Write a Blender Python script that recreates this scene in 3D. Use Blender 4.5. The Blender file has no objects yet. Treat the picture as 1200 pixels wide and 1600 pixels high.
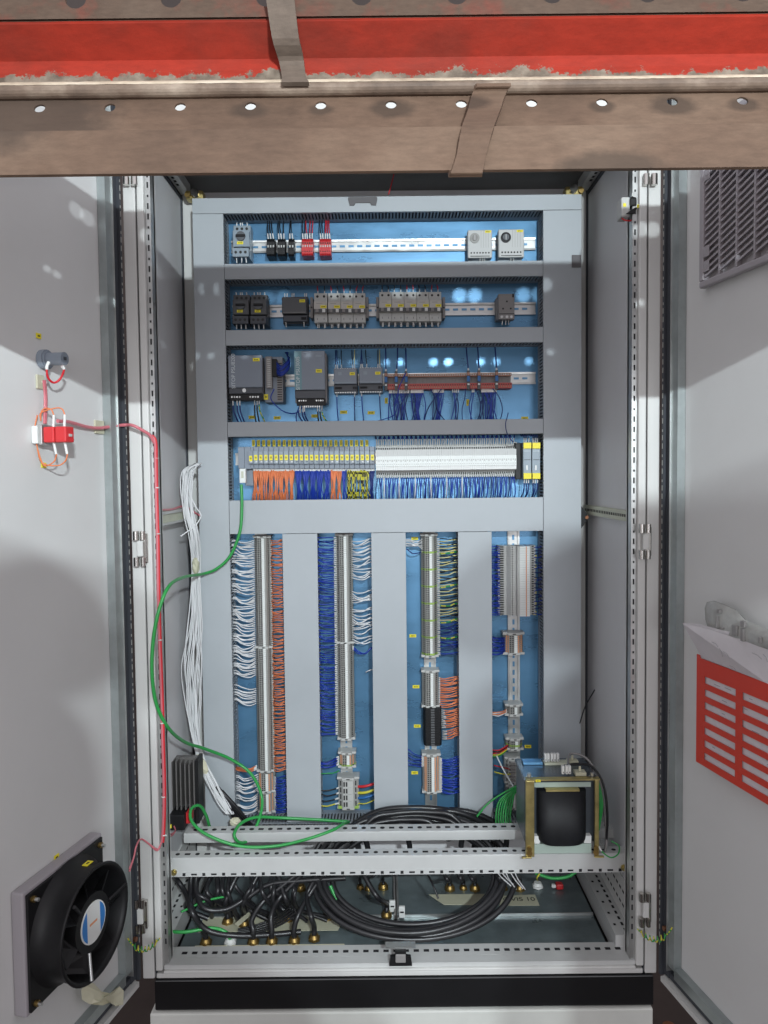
import bpy, bmesh, math, random
from mathutils import Vector, Matrix
rnd = random.Random(7)
sc = bpy.context.scene
COL = sc.collection
# ------------------------------------------------------------------ camera
F = 1180.0                      # focal length in photo pixels (photo 1200 x 1600)
CAMZ, CAMD = 1.255, 1.737       # height, distance to the cabinet front plane (Y = 0)
PITCH, YAW, ROLL = math.radians(2.6), math.radians(0.0), math.radians(0.62)
fw = Vector((math.sin(YAW)*math.cos(PITCH), math.cos(YAW)*math.cos(PITCH), -math.sin(PITCH)))
rt0 = fw.cross(Vector((0, 0, 1))).normalized()
up0 = rt0.cross(fw)
RT = rt0*math.cos(ROLL) - up0*math.sin(ROLL)
UP = rt0*math.sin(ROLL) + up0*math.cos(ROLL)
CP = Vector((0, -CAMD, CAMZ))
cam_d = bpy.data.cameras.new('camera'); cam = bpy.data.objects.new('camera', cam_d)
COL.objects.link(cam)
cam_d.sensor_fit = 'VERTICAL'; cam_d.sensor_height = 36.0; cam_d.lens = 36.0*F/1600.0
cam_d.clip_start = 0.02; cam_d.clip_end = 100
m = Matrix((RT, UP, -fw)).transposed().to_4x4(); m.translation = CP
cam.matrix_world = m
sc.camera = cam
# ------------------------------------------------------------------ world and lamps
w = bpy.data.worlds.new('World'); sc.world = w; w.use_nodes = True
bg = w.node_tree.nodes['Background']
bg.inputs['Strength'].default_value = 0.78
_nt = w.node_tree; _tc = _nt.nodes.new('ShaderNodeTexCoord'); _sp = _nt.nodes.new('ShaderNodeSeparateXYZ'); _rp = _nt.nodes.new('ShaderNodeValToRGB')
_nt.links.new(_tc.outputs['Generated'], _sp.inputs[0])
_mr = _nt.nodes.new('ShaderNodeMapRange'); _mr.inputs['From Min'].default_value = -1; _nt.links.new(_sp.outputs['Z'], _mr.inputs['Value'])
_nt.links.new(_mr.outputs['Result'], _rp.inputs['Fac']); _nt.links.new(_rp.outputs['Color'], bg.inputs['Color'])
_e = _rp.color_ramp.elements
_e[0].position = 0.15; _e[0].color = (0.17, 0.145, 0.13, 1); _e[1].position = 0.9; _e[1].color = (1.05, 1.02, 1.08, 1)
_q = _e.new(0.5); _q.color = (0.94, 0.89, 0.93, 1); _q = _e.new(0.68); _q.color = (1.12, 1.08, 1.16, 1)
def lamp(name, loc, power, rad, col):
    l = bpy.data.lights.new(name, 'POINT'); l.energy = power; l.shadow_soft_size = rad; l.color = col
    o = bpy.data.objects.new(name, l); o.location = loc; COL.objects.link(o); return o
LX = 0.50
lamp('work_lamp', (LX-0.04, -CAMD-1.274, 2.0), 165, 0.014, (0.86, 0.96, 1.0))
lamp('work_lamp', (LX+0.04, -CAMD-1.274, 2.0), 165, 0.014, (0.86, 0.96, 1.0))
lamp('phone_flash', (0.005, -CAMD-0.01, CAMZ+0.02), 6.0, 0.004, (1.0, 0.93, 0.85))
_al = bpy.data.lights.new('added_fill_light', 'AREA'); _al.shape = 'RECTANGLE'; _al.size = 4.2; _al.size_y = 1.9; _al.energy = 95; _al.color = (0.93, 0.95, 1.0)  # added soft fill behind the camera, lifts the shaded duct lids
_ao = bpy.data.objects.new('added_fill_light', _al); _ao.location = (0.3, -6.2, 1.55); _ao.rotation_euler = (math.radians(90), 0, 0); COL.objects.link(_ao)
sc.view_settings.view_transform = 'Standard'; sc.view_settings.look = 'None'
sc.view_settings.exposure = 0.0; sc.view_settings.gamma = 1.0
sc.render.engine = 'CYCLES'

# ------------------------------------------------------------------ helpers
def ray(px, py):
    return (fw + RT*((px-600)/F) + UP*((800-py)/F))
def U(px, py, Y):
    d = ray(px, py); return CP + d*((Y-CP.y)/d.y)
def G(px, py, z):
    d = ray(px, py); return CP + d*((z-CP.z)/d.z)
def PL(px, py, p0, n):
    d = ray(px, py); return CP + d*((p0-CP).dot(n)/d.dot(n))
def tag(o, label, cat, group=None, kind=None):
    if label: o['label'] = label
    if cat: o['category'] = cat
    if group: o['group'] = group
    if kind: o['kind'] = kind
    return o
def thing(name, label, cat, loc, group=None, rot=None):
    o = bpy.data.objects.new(name, None); COL.objects.link(o); o.empty_display_size = 0.02
    mt = rot.to_4x4() if rot else Matrix.Identity(4); mt.translation = Vector(loc); o.matrix_world = mt
    return tag(o, label, cat, group)
def dup(o, parent=None):
    c = o.copy(); COL.objects.link(c)
    if parent is not None: c.parent = parent
    for ch in o.children: dup(ch, c)
    return c

class MB:
    def __init__(s): s.v = []; s.f = []; s.mi = []; s.sm = []; s.mats = []
    def _m(s, mat):
        if mat not in s.mats: s.mats.append(mat)
        return s.mats.index(mat)
    def add(s, vs, fs, mat, smooth=False):
        b = len(s.v); s.v += [Vector(v) for v in vs]; k = s._m(mat)
        for f in fs: s.f.append(tuple(b+i for i in f)); s.mi.append(k); s.sm.append(smooth)
        return s
    def box(s, x0, x1, y0, y1, z0, z1, mat, c=0.0):
        if x0 > x1: x0, x1 = x1, x0
        if y0 > y1: y0, y1 = y1, y0
        if z0 > z1: z0, z1 = z1, z0
        if c <= 0:
            vs = [(x, y, z) for x in (x0, x1) for y in (y0, y1) for z in (z0, z1)]
            fs = [(0,1,3,2), (4,6,7,5), (0,4,5,1), (2,3,7,6), (0,2,6,4), (1,5,7,3)]
            return s.add(vs, fs, mat)
        bm = bmesh.new(); bmesh.ops.create_cube(bm, size=1)
        for v in bm.verts:
            v.co = Vector(((x0+x1)/2+v.co.x*(x1-x0), (y0+y1)/2+v.co.y*(y1-y0), (z0+z1)/2+v.co.z*(z1-z0)))
        bmesh.ops.bevel(bm, geom=list(bm.edges), offset=min(c, 0.45*min(x1-x0, y1-y0, z1-z0)), segments=2, affect='EDGES', profile=0.5)
        bm.verts.index_update()
        vs = [v.co.copy() for v in bm.verts]; fs = [tuple(v.index for v in f.verts) for f in bm.faces]; bm.free()
        return s.add(vs, fs, mat)
    def prism(s, poly, a0, a1, axis, mat):
        """poly: 2D points; axis 'x': (y,z) points, 'y': (x,z), 'z': (x,y)"""
        n = len(poly)
        def P(p, a):
            return {'x': (a, p[0], p[1]), 'y': (p[0], a, p[1]), 'z': (p[0], p[1], a)}[axis]
        vs = [P(p, a0) for p in poly] + [P(p, a1) for p in poly]
        fs = [(i, (i+1) % n, n+(i+1) % n, n+i) for i in range(n)] + [tuple(range(n))[::-1], tuple(range(n, 2*n))]
        return s.add(vs, fs, mat)
    def sheet(s, prof, a0, a1, th, mat, axis='x'):
        """bent sheet: open profile extruded, given thickness"""
        n = len(prof); nr = []
        for i in range(n):
            a = Vector(prof[max(0, i-1)]); b = Vector(prof[min(n-1, i+1)]); d = (b-a).normalized()
            nr.append(Vector((-d.y, d.x))*th)
        poly = [tuple(p) for p in prof] + [tuple(Vector(prof[i])+nr[i]) for i in range(n-1, -1, -1)]
        k = len(poly)
        def P(p, a):
            return {'x': (a, p[0], p[1]), 'y': (p[0], a, p[1]), 'z': (p[0], p[1], a)}[axis]
        vs = [P(p, a0) for p in poly] + [P(p, a1) for p in poly]
        fs = [(i, (i+1) % k, k+(i+1) % k, k+i) for i in range(k)]
        for i in range(n-1):
            fs.append((i, i+1, k-2-i, k-1-i)); fs.append((k+i, k+k-1-i, k+k-2-i, k+i+1))
        return s.add(vs, fs, mat)
    def cyl(s, p0, p1, r, mat, n=12, r1=None, caps=True):
        p0 = Vector(p0); p1 = Vector(p1); d = (p1-p0).normalized(); r1 = r if r1 is None else r1
        a = d.cross(Vector((0, 0, 1)) if abs(d.z) < 0.9 else Vector((1, 0, 0))).normalized(); b = d.cross(a)
        vs = []
        for p, q in ((p0, r), (p1, r1)):
            for i in range(n):
                t = 2*math.pi*i/n; vs.append(p+(a*math.cos(t)+b*math.sin(t))*q)
        s.add(vs, [(i, (i+1) % n, n+(i+1) % n, n+i) for i in range(n)], mat, True)
        if caps:
            s.add(vs, [tuple(range(n))[::-1], tuple(range(n, 2*n))], mat)
        return s
    def tube(s, pts, r, mat, n=6, mats=None, seg=1):
        pts = [Vector(p) for p in pts]; k = len(pts); vs = []
        prev = None
        for i, p in enumerate(pts):
            d = (pts[min(i+1, k-1)]-pts[max(i-1, 0)])
            d = d.normalized() if d.length > 1e-9 else Vector((0, 0, 1))
            if prev is None:
                a = d.cross(Vector((0, 0, 1)) if abs(d.z) < 0.9 else Vector((1, 0, 0))).normalized()
            else:
                a = (prev-d*prev.dot(d)); a = a.normalized() if a.length > 1e-6 else d.orthogonal().normalized()
            prev = a; b = d.cross(a)
            for j in range(n):
                t = 2*math.pi*j/n; vs.append(p+(a*math.cos(t)+b*math.sin(t))*r)
        if not mats:
            fs = [(i*n+j, i*n+(j+1) % n, (i+1)*n+(j+1) % n, (i+1)*n+j) for i in range(k-1) for j in range(n)]
            s.add(vs, fs, mat, True)
        else:
            b0 = len(s.v); s.v += vs; rz = rnd.randrange(6)
            for i in range(k-1):
                mi = s._m(mats[(i//seg) % len(mats)])
                for j in range(n):
                    jj = s._m(mats[((i*2+j+rz)//3) % len(mats)]) if seg == 1 else mi
                    s.f.append((b0+i*n+j, b0+i*n+(j+1) % n, b0+(i+1)*n+(j+1) % n, b0+(i+1)*n+j)); s.mi.append(jj); s.sm.append(True)
        s.add([vs[j] for j in range(n)], [tuple(range(n))[::-1]], mat)
        s.add([vs[(k-1)*n+j] for j in range(n)], [tuple(range(n))], mat)
        return s
    def mesh(s, name):
        me = bpy.data.meshes.new(name)
        me.from_pydata(s.v, [], s.f); me.update()
        for mm in s.mats: me.materials.append(mm)
        me.polygons.foreach_set('material_index', s.mi); me.polygons.foreach_set('use_smooth', s.sm)
        return me
    def build(s, name, parent=None, label=None, origin=None, fix=True):
        me = s.mesh(name)
        if fix:
            bm = bmesh.new(); bm.from_mesh(me); bmesh.ops.recalc_face_normals(bm, faces=bm.faces); bm.to_mesh(me); bm.free()
        o = bpy.data.objects.new(name, me); COL.objects.link(o)
        if origin is not None:
            me.transform(Matrix.Translation(-Vector(origin))); o.location = origin
        if parent: o.parent = parent
        if label: o['label'] = label
        return o
def obj_from_mesh(name, me, parent, loc=(0, 0, 0)):
    o = bpy.data.objects.new(name, me); COL.objects.link(o); o.parent = parent; o.location = loc; return o
def local(root, P): return root.matrix_world.inverted() @ Vector(P)
def smooth(pts, n=6, closed=False):
    """catmull-rom through pts"""
    P = [Vector(p) for p in pts]; out = []; k = len(P)
    for i in range(k-1 if not closed else k):
        p0 = P[(i-1) % k] if (closed or i > 0) else P[0]*2-P[1]
        p1 = P[i]; p2 = P[(i+1) % k]
        p3 = P[(i+2) % k] if (closed or i+2 < k) else P[-1]*2-P[-2]
        for j in range(n):
            t = j/n
            out.append(0.5*((2*p1)+(p2-p0)*t+(2*p0-5*p1+4*p2-p3)*t*t+(3*p1-p0-3*p2+p3)*t**3))
    out.append(P[0] if closed else P[-1]); return out

# ------------------------------------------------------------------ materials
def mat(name, col, rough=0.5, metal=0.0, var=0.0, vscale=8.0, bump=0.0, bscale=60.0, spec=0.5, coat=0.0, col2=None, stretch=None, alpha=None, trans=0.0, emit=None, rvar=0.0):
    mt = bpy.data.materials.new(name); mt.use_nodes = True; nt = mt.node_tree; b = nt.nodes['Principled BSDF']
    b.inputs['Base Color'].default_value = (*col, 1); b.inputs['Roughness'].default_value = rough
    b.inputs['Metallic'].default_value = metal; b.inputs['Specular IOR Level'].default_value = spec
    if coat: b.inputs['Coat Weight'].default_value = coat
    if trans: b.inputs['Transmission Weight'].default_value = trans
    if emit: b.inputs['Emission Color'].default_value = (*emit, 1); b.inputs['Emission Strength'].default_value = 1.0
    if var or col2 or bump or rvar:
        tc = nt.nodes.new('ShaderNodeTexCoord'); mp = nt.nodes.new('ShaderNodeMapping')
        nt.links.new(tc.outputs['Object'], mp.inputs['Vector'])
        if stretch: mp.inputs['Scale'].default_value = stretch
        if var or col2 or rvar:
            nz = nt.nodes.new('ShaderNodeTexNoise'); nz.inputs['Scale'].default_value = vscale; nz.inputs['Detail'].default_value = 6; nz.inputs['Roughness'].default_value = 0.62
            nt.links.new(mp.outputs['Vector'], nz.inputs['Vector'])
            if var or col2:
                rp = nt.nodes.new('ShaderNodeValToRGB')
                rp.color_ramp.elements[0].position = 0.3; rp.color_ramp.elements[1].position = 0.7
                c2 = col2 or tuple(c*(1-var) for c in col); c1 = col if col2 else tuple(min(1, c*(1+var*0.5)) for c in col)
                rp.color_ramp.elements[0].color = (*c2, 1); rp.color_ramp.elements[1].color = (*c1, 1)
                nt.links.new(nz.outputs['Fac'], rp.inputs['Fac']); nt.links.new(rp.outputs['Color'], b.inputs['Base Color'])
            if rvar:
                mr = nt.nodes.new('ShaderNodeMapRange'); mr.inputs['To Min'].default_value = max(0.02, rough-rvar); mr.inputs['To Max'].default_value = min(1, rough+rvar)
                mr.inputs['From Min'].default_value = 0.3; mr.inputs['From Max'].default_value = 0.7
                nt.links.new(nz.outputs['Fac'], mr.inputs['Value']); nt.links.new(mr.outputs['Result'], b.inputs['Roughness'])
        if bump:
            n2 = nt.nodes.new('ShaderNodeTexNoise'); n2.inputs['Scale'].default_value = bscale; n2.inputs['Detail'].default_value = 3
            nt.links.new(mp.outputs['Vector'], n2.inputs['Vector'])
            bp = nt.nodes.new('ShaderNodeBump'); bp.inputs['Strength'].default_value = bump; bp.inputs['Distance'].default_value = 0.002
            nt.links.new(n2.outputs['Fac'], bp.inputs['Height']); nt.links.new(bp.outputs['Normal'], b.inputs['Normal'])
    return mt
M = {}
M['lid'] = mat('duct_lid_plastic', (0.42, 0.455, 0.48), 0.5, var=0.08, vscale=3.5, rvar=0.06)
M['duct'] = mat('duct_plastic', (0.30, 0.33, 0.36), 0.55)
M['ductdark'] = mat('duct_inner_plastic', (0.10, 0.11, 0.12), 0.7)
M['ral'] = mat('light_grey_paint', (0.62, 0.62, 0.60), 0.45, var=0.07, vscale=4, bump=0.06, bscale=400, rvar=0.05)
M['side'] = mat('side_panel_paint', (0.68, 0.68, 0.69), 0.5, var=0.05, vscale=3, bump=0.05, bscale=400)
M['doorp'] = mat('door_paint', (0.66, 0.66, 0.65), 0.5, var=0.05, vscale=2.5, bump=0.08, bscale=500, rvar=0.06)
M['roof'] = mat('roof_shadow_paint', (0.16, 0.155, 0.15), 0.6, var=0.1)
M['plate'] = mat('blue_filmed_steel', (0.115, 0.275, 0.455), 0.30, 0.52, var=0.10, vscale=5, bump=0.04, bscale=90, rvar=0.07, stretch=(1, 1, 3))
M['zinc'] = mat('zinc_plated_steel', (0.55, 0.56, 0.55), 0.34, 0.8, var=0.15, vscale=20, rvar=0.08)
M['zincdull'] = mat('dull_zinc_steel', (0.40, 0.44, 0.44), 0.4, 0.7, var=0.15, vscale=20)
M['rail'] = mat('punched_rail_paint', (0.58, 0.59, 0.58), 0.42, 0.1, var=0.06, vscale=10)
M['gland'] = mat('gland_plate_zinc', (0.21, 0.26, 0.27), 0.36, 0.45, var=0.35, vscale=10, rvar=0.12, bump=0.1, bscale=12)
M['black'] = mat('black_plastic', (0.009, 0.009, 0.010), 0.5, var=0.2, spec=0.35)
M['blackm'] = mat('black_plinth_paint', (0.010, 0.010, 0.011), 0.32, var=0.25, vscale=6)
M['gasket'] = mat('black_rubber', (0.045, 0.050, 0.060), 0.7)
M['slot'] = mat('dark_slot', (0.015, 0.015, 0.017), 0.9)
M['white'] = mat('white_plastic', (0.74, 0.75, 0.73), 0.45)
M['marker'] = mat('marker_card', (0.80, 0.83, 0.81), 0.5)
M['tgrey'] = mat('terminal_grey', (0.33, 0.33, 0.31), 0.5, var=0.05)
M['tgrey2'] = mat('terminal_light_grey', (0.50, 0.51, 0.49), 0.5)
M['hole'] = mat('clamp_hole', (0.03, 0.03, 0.03), 0.7)
M['torange'] = mat('terminal_orange', (0.70, 0.30, 0.14), 0.5)
M['tgreen'] = mat('terminal_green_yellow', (0.34, 0.52, 0.10), 0.5)
M['yel'] = mat('yellow_tag', (0.86, 0.74, 0.03), 0.5)
M['yelt'] = mat('tag_print', (0.12, 0.10, 0.01), 0.6)
M['mcb'] = mat('breaker_beige', (0.53, 0.51, 0.47), 0.5)
M['mcbd'] = mat('breaker_dark', (0.09, 0.095, 0.10), 0.5)
M['dev'] = mat('device_blue_grey', (0.225, 0.26, 0.31), 0.5)
M['devl'] = mat('device_light_blue_grey', (0.27, 0.33, 0.38), 0.45)
M['devd'] = mat('device_anthracite', (0.06, 0.067, 0.08), 0.45)
M['devg'] = mat('device_mid_grey', (0.25, 0.24, 0.235), 0.5)
M['thermo'] = mat('thermostat_grey', (0.55, 0.56, 0.55), 0.5)
M['knob'] = mat('dark_knob', (0.10, 0.11, 0.12), 0.5)
M['teal'] = mat('psu_teal', (0.16, 0.30, 0.34), 0.45)
M['txt'] = mat('print_light', (0.66, 0.72, 0.74), 0.5)
M['red'] = mat('red_plastic', (0.62, 0.03, 0.035), 0.42)
M['brown'] = mat('relay_socket_brown', (0.42, 0.22, 0.16), 0.55)
M['redbr'] = mat('relay_socket_red', (0.50, 0.08, 0.07), 0.5)
M['bluep'] = mat('blue_clip', (0.02, 0.14, 0.40), 0.45)
M['wblue'] = mat('wire_blue', (0.012, 0.045, 0.36), 0.42)
M['wdblue'] = mat('wire_dark_blue', (0.008, 0.025, 0.16), 0.42)
M['worange'] = mat('wire_orange', (0.74, 0.22, 0.085), 0.45)
M['wwhite'] = mat('wire_white', (0.74, 0.75, 0.76), 0.45)
M['wblack'] = mat('wire_black', (0.014, 0.014, 0.016), 0.36)
M['wred'] = mat('wire_red', (0.60, 0.02, 0.03), 0.42)
M['wpink'] = mat('wire_sleeve_pink', (0.60, 0.17, 0.20), 0.32)
M['wgreen'] = mat('wire_green', (0.03, 0.32, 0.07), 0.38)
M['wyel'] = mat('wire_yellow', (0.62, 0.58, 0.05), 0.42)
M['wbuff'] = mat('wire_buff', (0.66, 0.62, 0.28), 0.45)
M['cable'] = mat('black_cable_jacket', (0.016, 0.016, 0.018), 0.34, var=0.2, vscale=30)
M['brass'] = mat('brass', (0.34, 0.23, 0.08), 0.42, 0.9, var=0.35, vscale=40)
M['yzinc'] = mat('yellow_passivated_steel', (0.50, 0.41, 0.17), 0.38, 0.8, var=0.25, vscale=35, rvar=0.1)
M['lam'] = mat('laminated_core', (0.10, 0.12, 0.14), 0.35, 0.5, var=0.15, vscale=6)
M['topst'] = mat('core_top_steel', (0.14, 0.17, 0.20), 0.25, 0.75, var=0.2)
M['coil'] = mat('black_coil_wrap', (0.008, 0.009, 0.011), 0.5, spec=0.3, var=0.3, vscale=60)
M['pgreen'] = mat('pale_green_paint', (0.42, 0.52, 0.46), 0.5, var=0.1)
M['tape'] = mat('masking_tape', (0.66, 0.64, 0.48), 0.65, var=0.08, vscale=20, bump=0.3, bscale=60)
M['strip'] = mat('cream_strip', (0.58, 0.60, 0.48), 0.55, var=0.12, vscale=15)
M['fin'] = mat('heater_aluminium', (0.20, 0.19, 0.185), 0.45, 0.5)
M['filter'] = mat('filter_grey_plastic', (0.35, 0.325, 0.345), 0.5)
M['filterd'] = mat('filter_mesh_grey', (0.36, 0.34, 0.35), 0.7)
M['pocket'] = mat('red_pocket_paint', (0.62, 0.045, 0.022), 0.45, var=0.06)
M['paper'] = mat('paper', (0.66, 0.63, 0.65), 0.7, var=0.1, vscale=12)
M['ink'] = mat('pencil_ink', (0.33, 0.32, 0.34), 0.7)
M['chrome'] = mat('hinge_metal', (0.55, 0.53, 0.50), 0.18, 1.0)
M['floor'] = mat('floor_dirty', (0.05, 0.035, 0.03), 0.8, var=0.4, vscale=3)
M['wall'] = mat('wall_dark', (0.07, 0.055, 0.05), 0.9, var=0.3, vscale=1.5)
M['slab'] = mat('slab_white', (0.60, 0.61, 0.57), 0.6, var=0.12, vscale=5)
M['bluel'] = mat('fan_label_blue', (0.03, 0.20, 0.55), 0.4)
M['copper'] = mat('copper_dull', (0.35, 0.16, 0.09), 0.4, 0.8)
M['cloth'] = mat('work_clothes', (0.03, 0.035, 0.06), 0.85)
M['skin'] = mat('skin', (0.45, 0.26, 0.18), 0.55)
# ------------------------------------------------------------------ room around
YM, YL = 0.475, 0.388            # mounting plate, duct lid planes
XC = 0.022
def struct(name, mb, **k):
    o = mb.build(name, **k); o['kind'] = 'structure'; return o
struct('floor', MB().box(-4, 4, -5, 3, -0.17, -0.15, M['floor']))
struct('wall_back', MB().box(-4, 4, 1.2, 1.25, -0.15, 3.2, M['wall']))
# white slab under the plinth
mb = MB(); mb.box(-0.565, 0.622, -0.012, 0.6, -0.15, -0.002, M['slab'], c=0.004)
o = mb.build('base_slab', origin=(XC, 0, -0.15)); tag(o, 'off-white stained base block under the black plinth', 'base block')

# ------------------------------------------------------------------ the cabinet
cab = thing('electrical_cabinet', 'tall light grey steel electrical cabinet standing open with both doors swung back', 'cabinet', (XC, 0.25, 0.0))
def cpart(name, mb, parent=None, label=None):
    o = mb.build(name, label=label)
    o.parent = parent or cab
    o.matrix_parent_inverse = Matrix.Identity(4)
    pw = Vector((XC, 0.25, 0.0))
    o.data.transform(Matrix.Translation(-pw)) if parent is None or parent is cab else o.data.transform(Matrix.Translation(-pw))
    return o
XL0, XR0 = -0.583, 0.634         # outer sides of the front frame
ZB, ZT = 0.075, 2.115
pl = MB(); pl.box(XL0+0.028, XR0-0.008, -0.004, 0.6, 0.0, 0.0735, M['blackm'], c=0.003)
cpart('plinth', pl)
XL1, XR1 = XL0+0.060, XR0-0.062  # inner edges of the front frame
fr = MB()
for side in (-1, 1):
    xo = XL0 if side < 0 else XR0
    xi = XL1 if side < 0 else XR1
    s = 1 if side < 0 else -1
    fr.box(xo, xo+s*0.028, 0.0, 0.028, ZB, ZT, M['ral'], c=0.003)          # outer web
    fr.box(xo+s*0.032, xi-s*0.012, -0.004, 0.028, ZB+0.021, ZT, M['ral'], c=0.003)  # raised bead
    fr.box(xo+s*0.029, xo+s*0.031, 0.006, 0.030, ZB, ZT, M['gasket'])
    fr.box(xi-s*0.0115, xi, 0.008, 0.040, ZB+0.031, ZT, M['zinc'])         # perforated inner flange
    fr.box(xo+s*0.030, xi, 0.0302, 0.045, ZB, ZT, M['ral'])
fr.box(XL0+0.032, XR0-0.032, 0.001, 0.028, ZB, ZB+0.0115, M['ral'], c=0.002)
fr.box(XL0+0.050, XR0-0.050, -0.003, 0.028, ZB+0.013, ZB+0.0195, M['ral'], c=0.002)
fr.box(XL0+0.050, XR0-0.050, 0.004, 0.032, ZB+0.0200, ZB+0.0300, M['rail'])
fr.box(XL0+0.050, XR0-0.050, 0.0325, 0.075, ZB+0.026, ZB+0.0300, M['rail'])
fr.box(XL0, XR0, 0.0, 0.05, ZT-0.06, ZT-0.001, M['ral'], c=0.003)
frame = cpart('frame', fr)
for side in (-1, 1):
    mb = MB()
    k = 0; z = ZB+0.08
    while z < ZT-0.1:
        xi = XL1 if side < 0 else XR1; s = 1 if side < 0 else -1
        if k % 3 == 2: mb.box(xi-s*0.0075, xi-s*0.004, 0.0072, 0.0079, z+0.003, z+0.008, M['slot'])
        else: mb.box(xi-s*0.0075, xi-s*0.004, 0.0072, 0.0079, z, z+0.013, M['slot'])
        z += 0.0235; k += 1
    cpart('flange_slots', mb)
mb = MB(); x = XL1+0.02; k = 0
while x < XR1-0.02:
    mb.box(x, x+0.013, 0.045, 0.054, ZB+0.0302, ZB+0.0308, M['slot'])
    x += 0.0245
cpart('sill_slots', mb)
# side walls, back, roof, gland plate
for side in (-1, 1):
    xo = (XL0+0.004) if side < 0 else (XR0-0.034); s = 1 if side < 0 else -1
    mb = MB(); mb.box(xo, xo+s*0.0015, 0.046, 0.54, ZB, ZT-0.001, M['side'])
    cpart('side_panel', mb)
    mb = MB()
    xb = xo+s*0.0016
    mb.box(xb, xb+s*0.004, 0.478, 0.489, ZB+0.03, ZT-0.03, M['gasket'])
    mb.box(xb, xb+s*0.006, 0.06, 0.477, ZT-0.052, ZT-0.044, M['gasket'])
    cpart('panel_seal', mb)
    mb = MB(); mb.box(xb, xb+s*0.032, 0.49, 0.54, ZB+0.03, ZT-0.03, M['ral'], c=0.002)
    cpart('rear_post', mb)
    # top depth profile with holes
    mb = MB(); mb.box(xb, xb+s*0.030, 0.055, 0.477, ZT-0.040, ZT-0.012, M['rail'])
    for i in range(14):
        mb.box(xb+s*0.010, xb+s*0.017, 0.07+i*0.025, 0.083+i*0.025, ZT-0.0408, ZT-0.0402, M['slot'])
    cpart('top_rail', mb)
    # bottom depth profile, sloping ledge with holes
    mb = MB()
    mb.box(xb, xb+s*0.045, 0.055, 0.477, ZB+0.006, ZB+0.060, M['rail'])
    mb.box(xb, xb+s*0.004, 0.055, 0.47, ZB+0.063, ZB+0.16, M['ral'])
    for i in range(14):
        mb.box(xb+s*0.012, xb+s*0.018, 0.07+i*0.025, 0.083+i*0.025, ZB+0.0602, ZB+0.0606, M['slot'])
        if i % 2: mb.box(xb+s*0.031, xb+s*0.037, 0.07+i*0.025, 0.078+i*0.025, ZB+0.0602, ZB+0.0606, M['slot'])
        mb.box(xb+s*0.0042, xb+s*0.0046, 0.07+i*0.025, 0.083+i*0.025, ZB+0.09, ZB+0.096, M['slot'])
        mb.box(xb+s*0.0042, xb+s*0.0046, 0.07+i*0.025, 0.083+i*0.025, ZB+0.125, ZB+0.131, M['slot'])
    cpart('bottom_rail', mb)
cpart('back_panel', MB().box(XL0+0.004, XR0-0.034, 0.541, 0.543, ZB, ZT-0.001, M['side']))
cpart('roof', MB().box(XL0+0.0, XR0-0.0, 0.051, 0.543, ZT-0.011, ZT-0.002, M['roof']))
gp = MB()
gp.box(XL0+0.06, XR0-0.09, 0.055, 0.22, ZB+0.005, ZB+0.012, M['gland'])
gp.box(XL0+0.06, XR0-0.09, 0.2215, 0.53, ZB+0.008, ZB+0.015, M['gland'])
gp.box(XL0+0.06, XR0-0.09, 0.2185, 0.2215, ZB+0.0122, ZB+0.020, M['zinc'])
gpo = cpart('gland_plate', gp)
pm = U(605, 800, YM)
cpart('mounting_plate', MB().box(XC-0.545, XC+0.530, YM, YM+0.003, 0.235, 2.03, M['plate']))
# middle depth rails on the side walls
pA = U(252, 830, 0.06); 
mb = MB(); xs = XL0+0.006
mb.box(xs, xs+0.018, 0.06, 0.477, 1.140, 1.175, M['strip'])
mb.box(xs+0.0182, xs+0.022, 0.06, 0.477, 1.140, 1.146, M['rail'])
mb.box(xs+0.0182, xs+0.022, 0.06, 0.477, 1.168, 1.175, M['rail'])
cpart('depth_strut', mb, label='grey channel strut across the left side wall')
mb = MB(); xs = XR0-0.036
mb.box(xs-0.012, xs, 0.05, 0.477, 1.143, 1.169, M['strip'])
for i in range(26): mb.box(xs-0.0126, xs-0.0122, 0.062+i*0.0155, 0.070+i*0.0155, 1.153, 1.160, M['slot'])
cpart('depth_strut', mb, label='cream slotted strut across the right side wall')
# brackets at the top rear corners
for side in (-1, 1):
    xb = (XL0+0.01) if side < 0 else (XR0-0.04); s = 1 if side < 0 else -1
    mb = MB(); mb.box(xb+s*0.02, xb+s*0.07, 0.44, 0.477, ZT-0.065, ZT-0.041, M['yzinc'], c=0.004)
    mb.cyl((xb+s*0.05, 0.438, ZT-0.052), (xb+s*0.05, 0.425, ZT-0.052), 0.012, M['chrome'], 8)
    mb.cyl((xb+s*0.028, 0.438, ZT-0.056), (xb+s*0.028, 0.43, ZT-0.056), 0.008, M['brass'], 8)
    cpart('corner_bracket', mb)
    for zz, yy in ((0.45, 0.10), (0.30, 0.12), (0.24, 0.07), (0.20, 0.2)):
        pass
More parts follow.
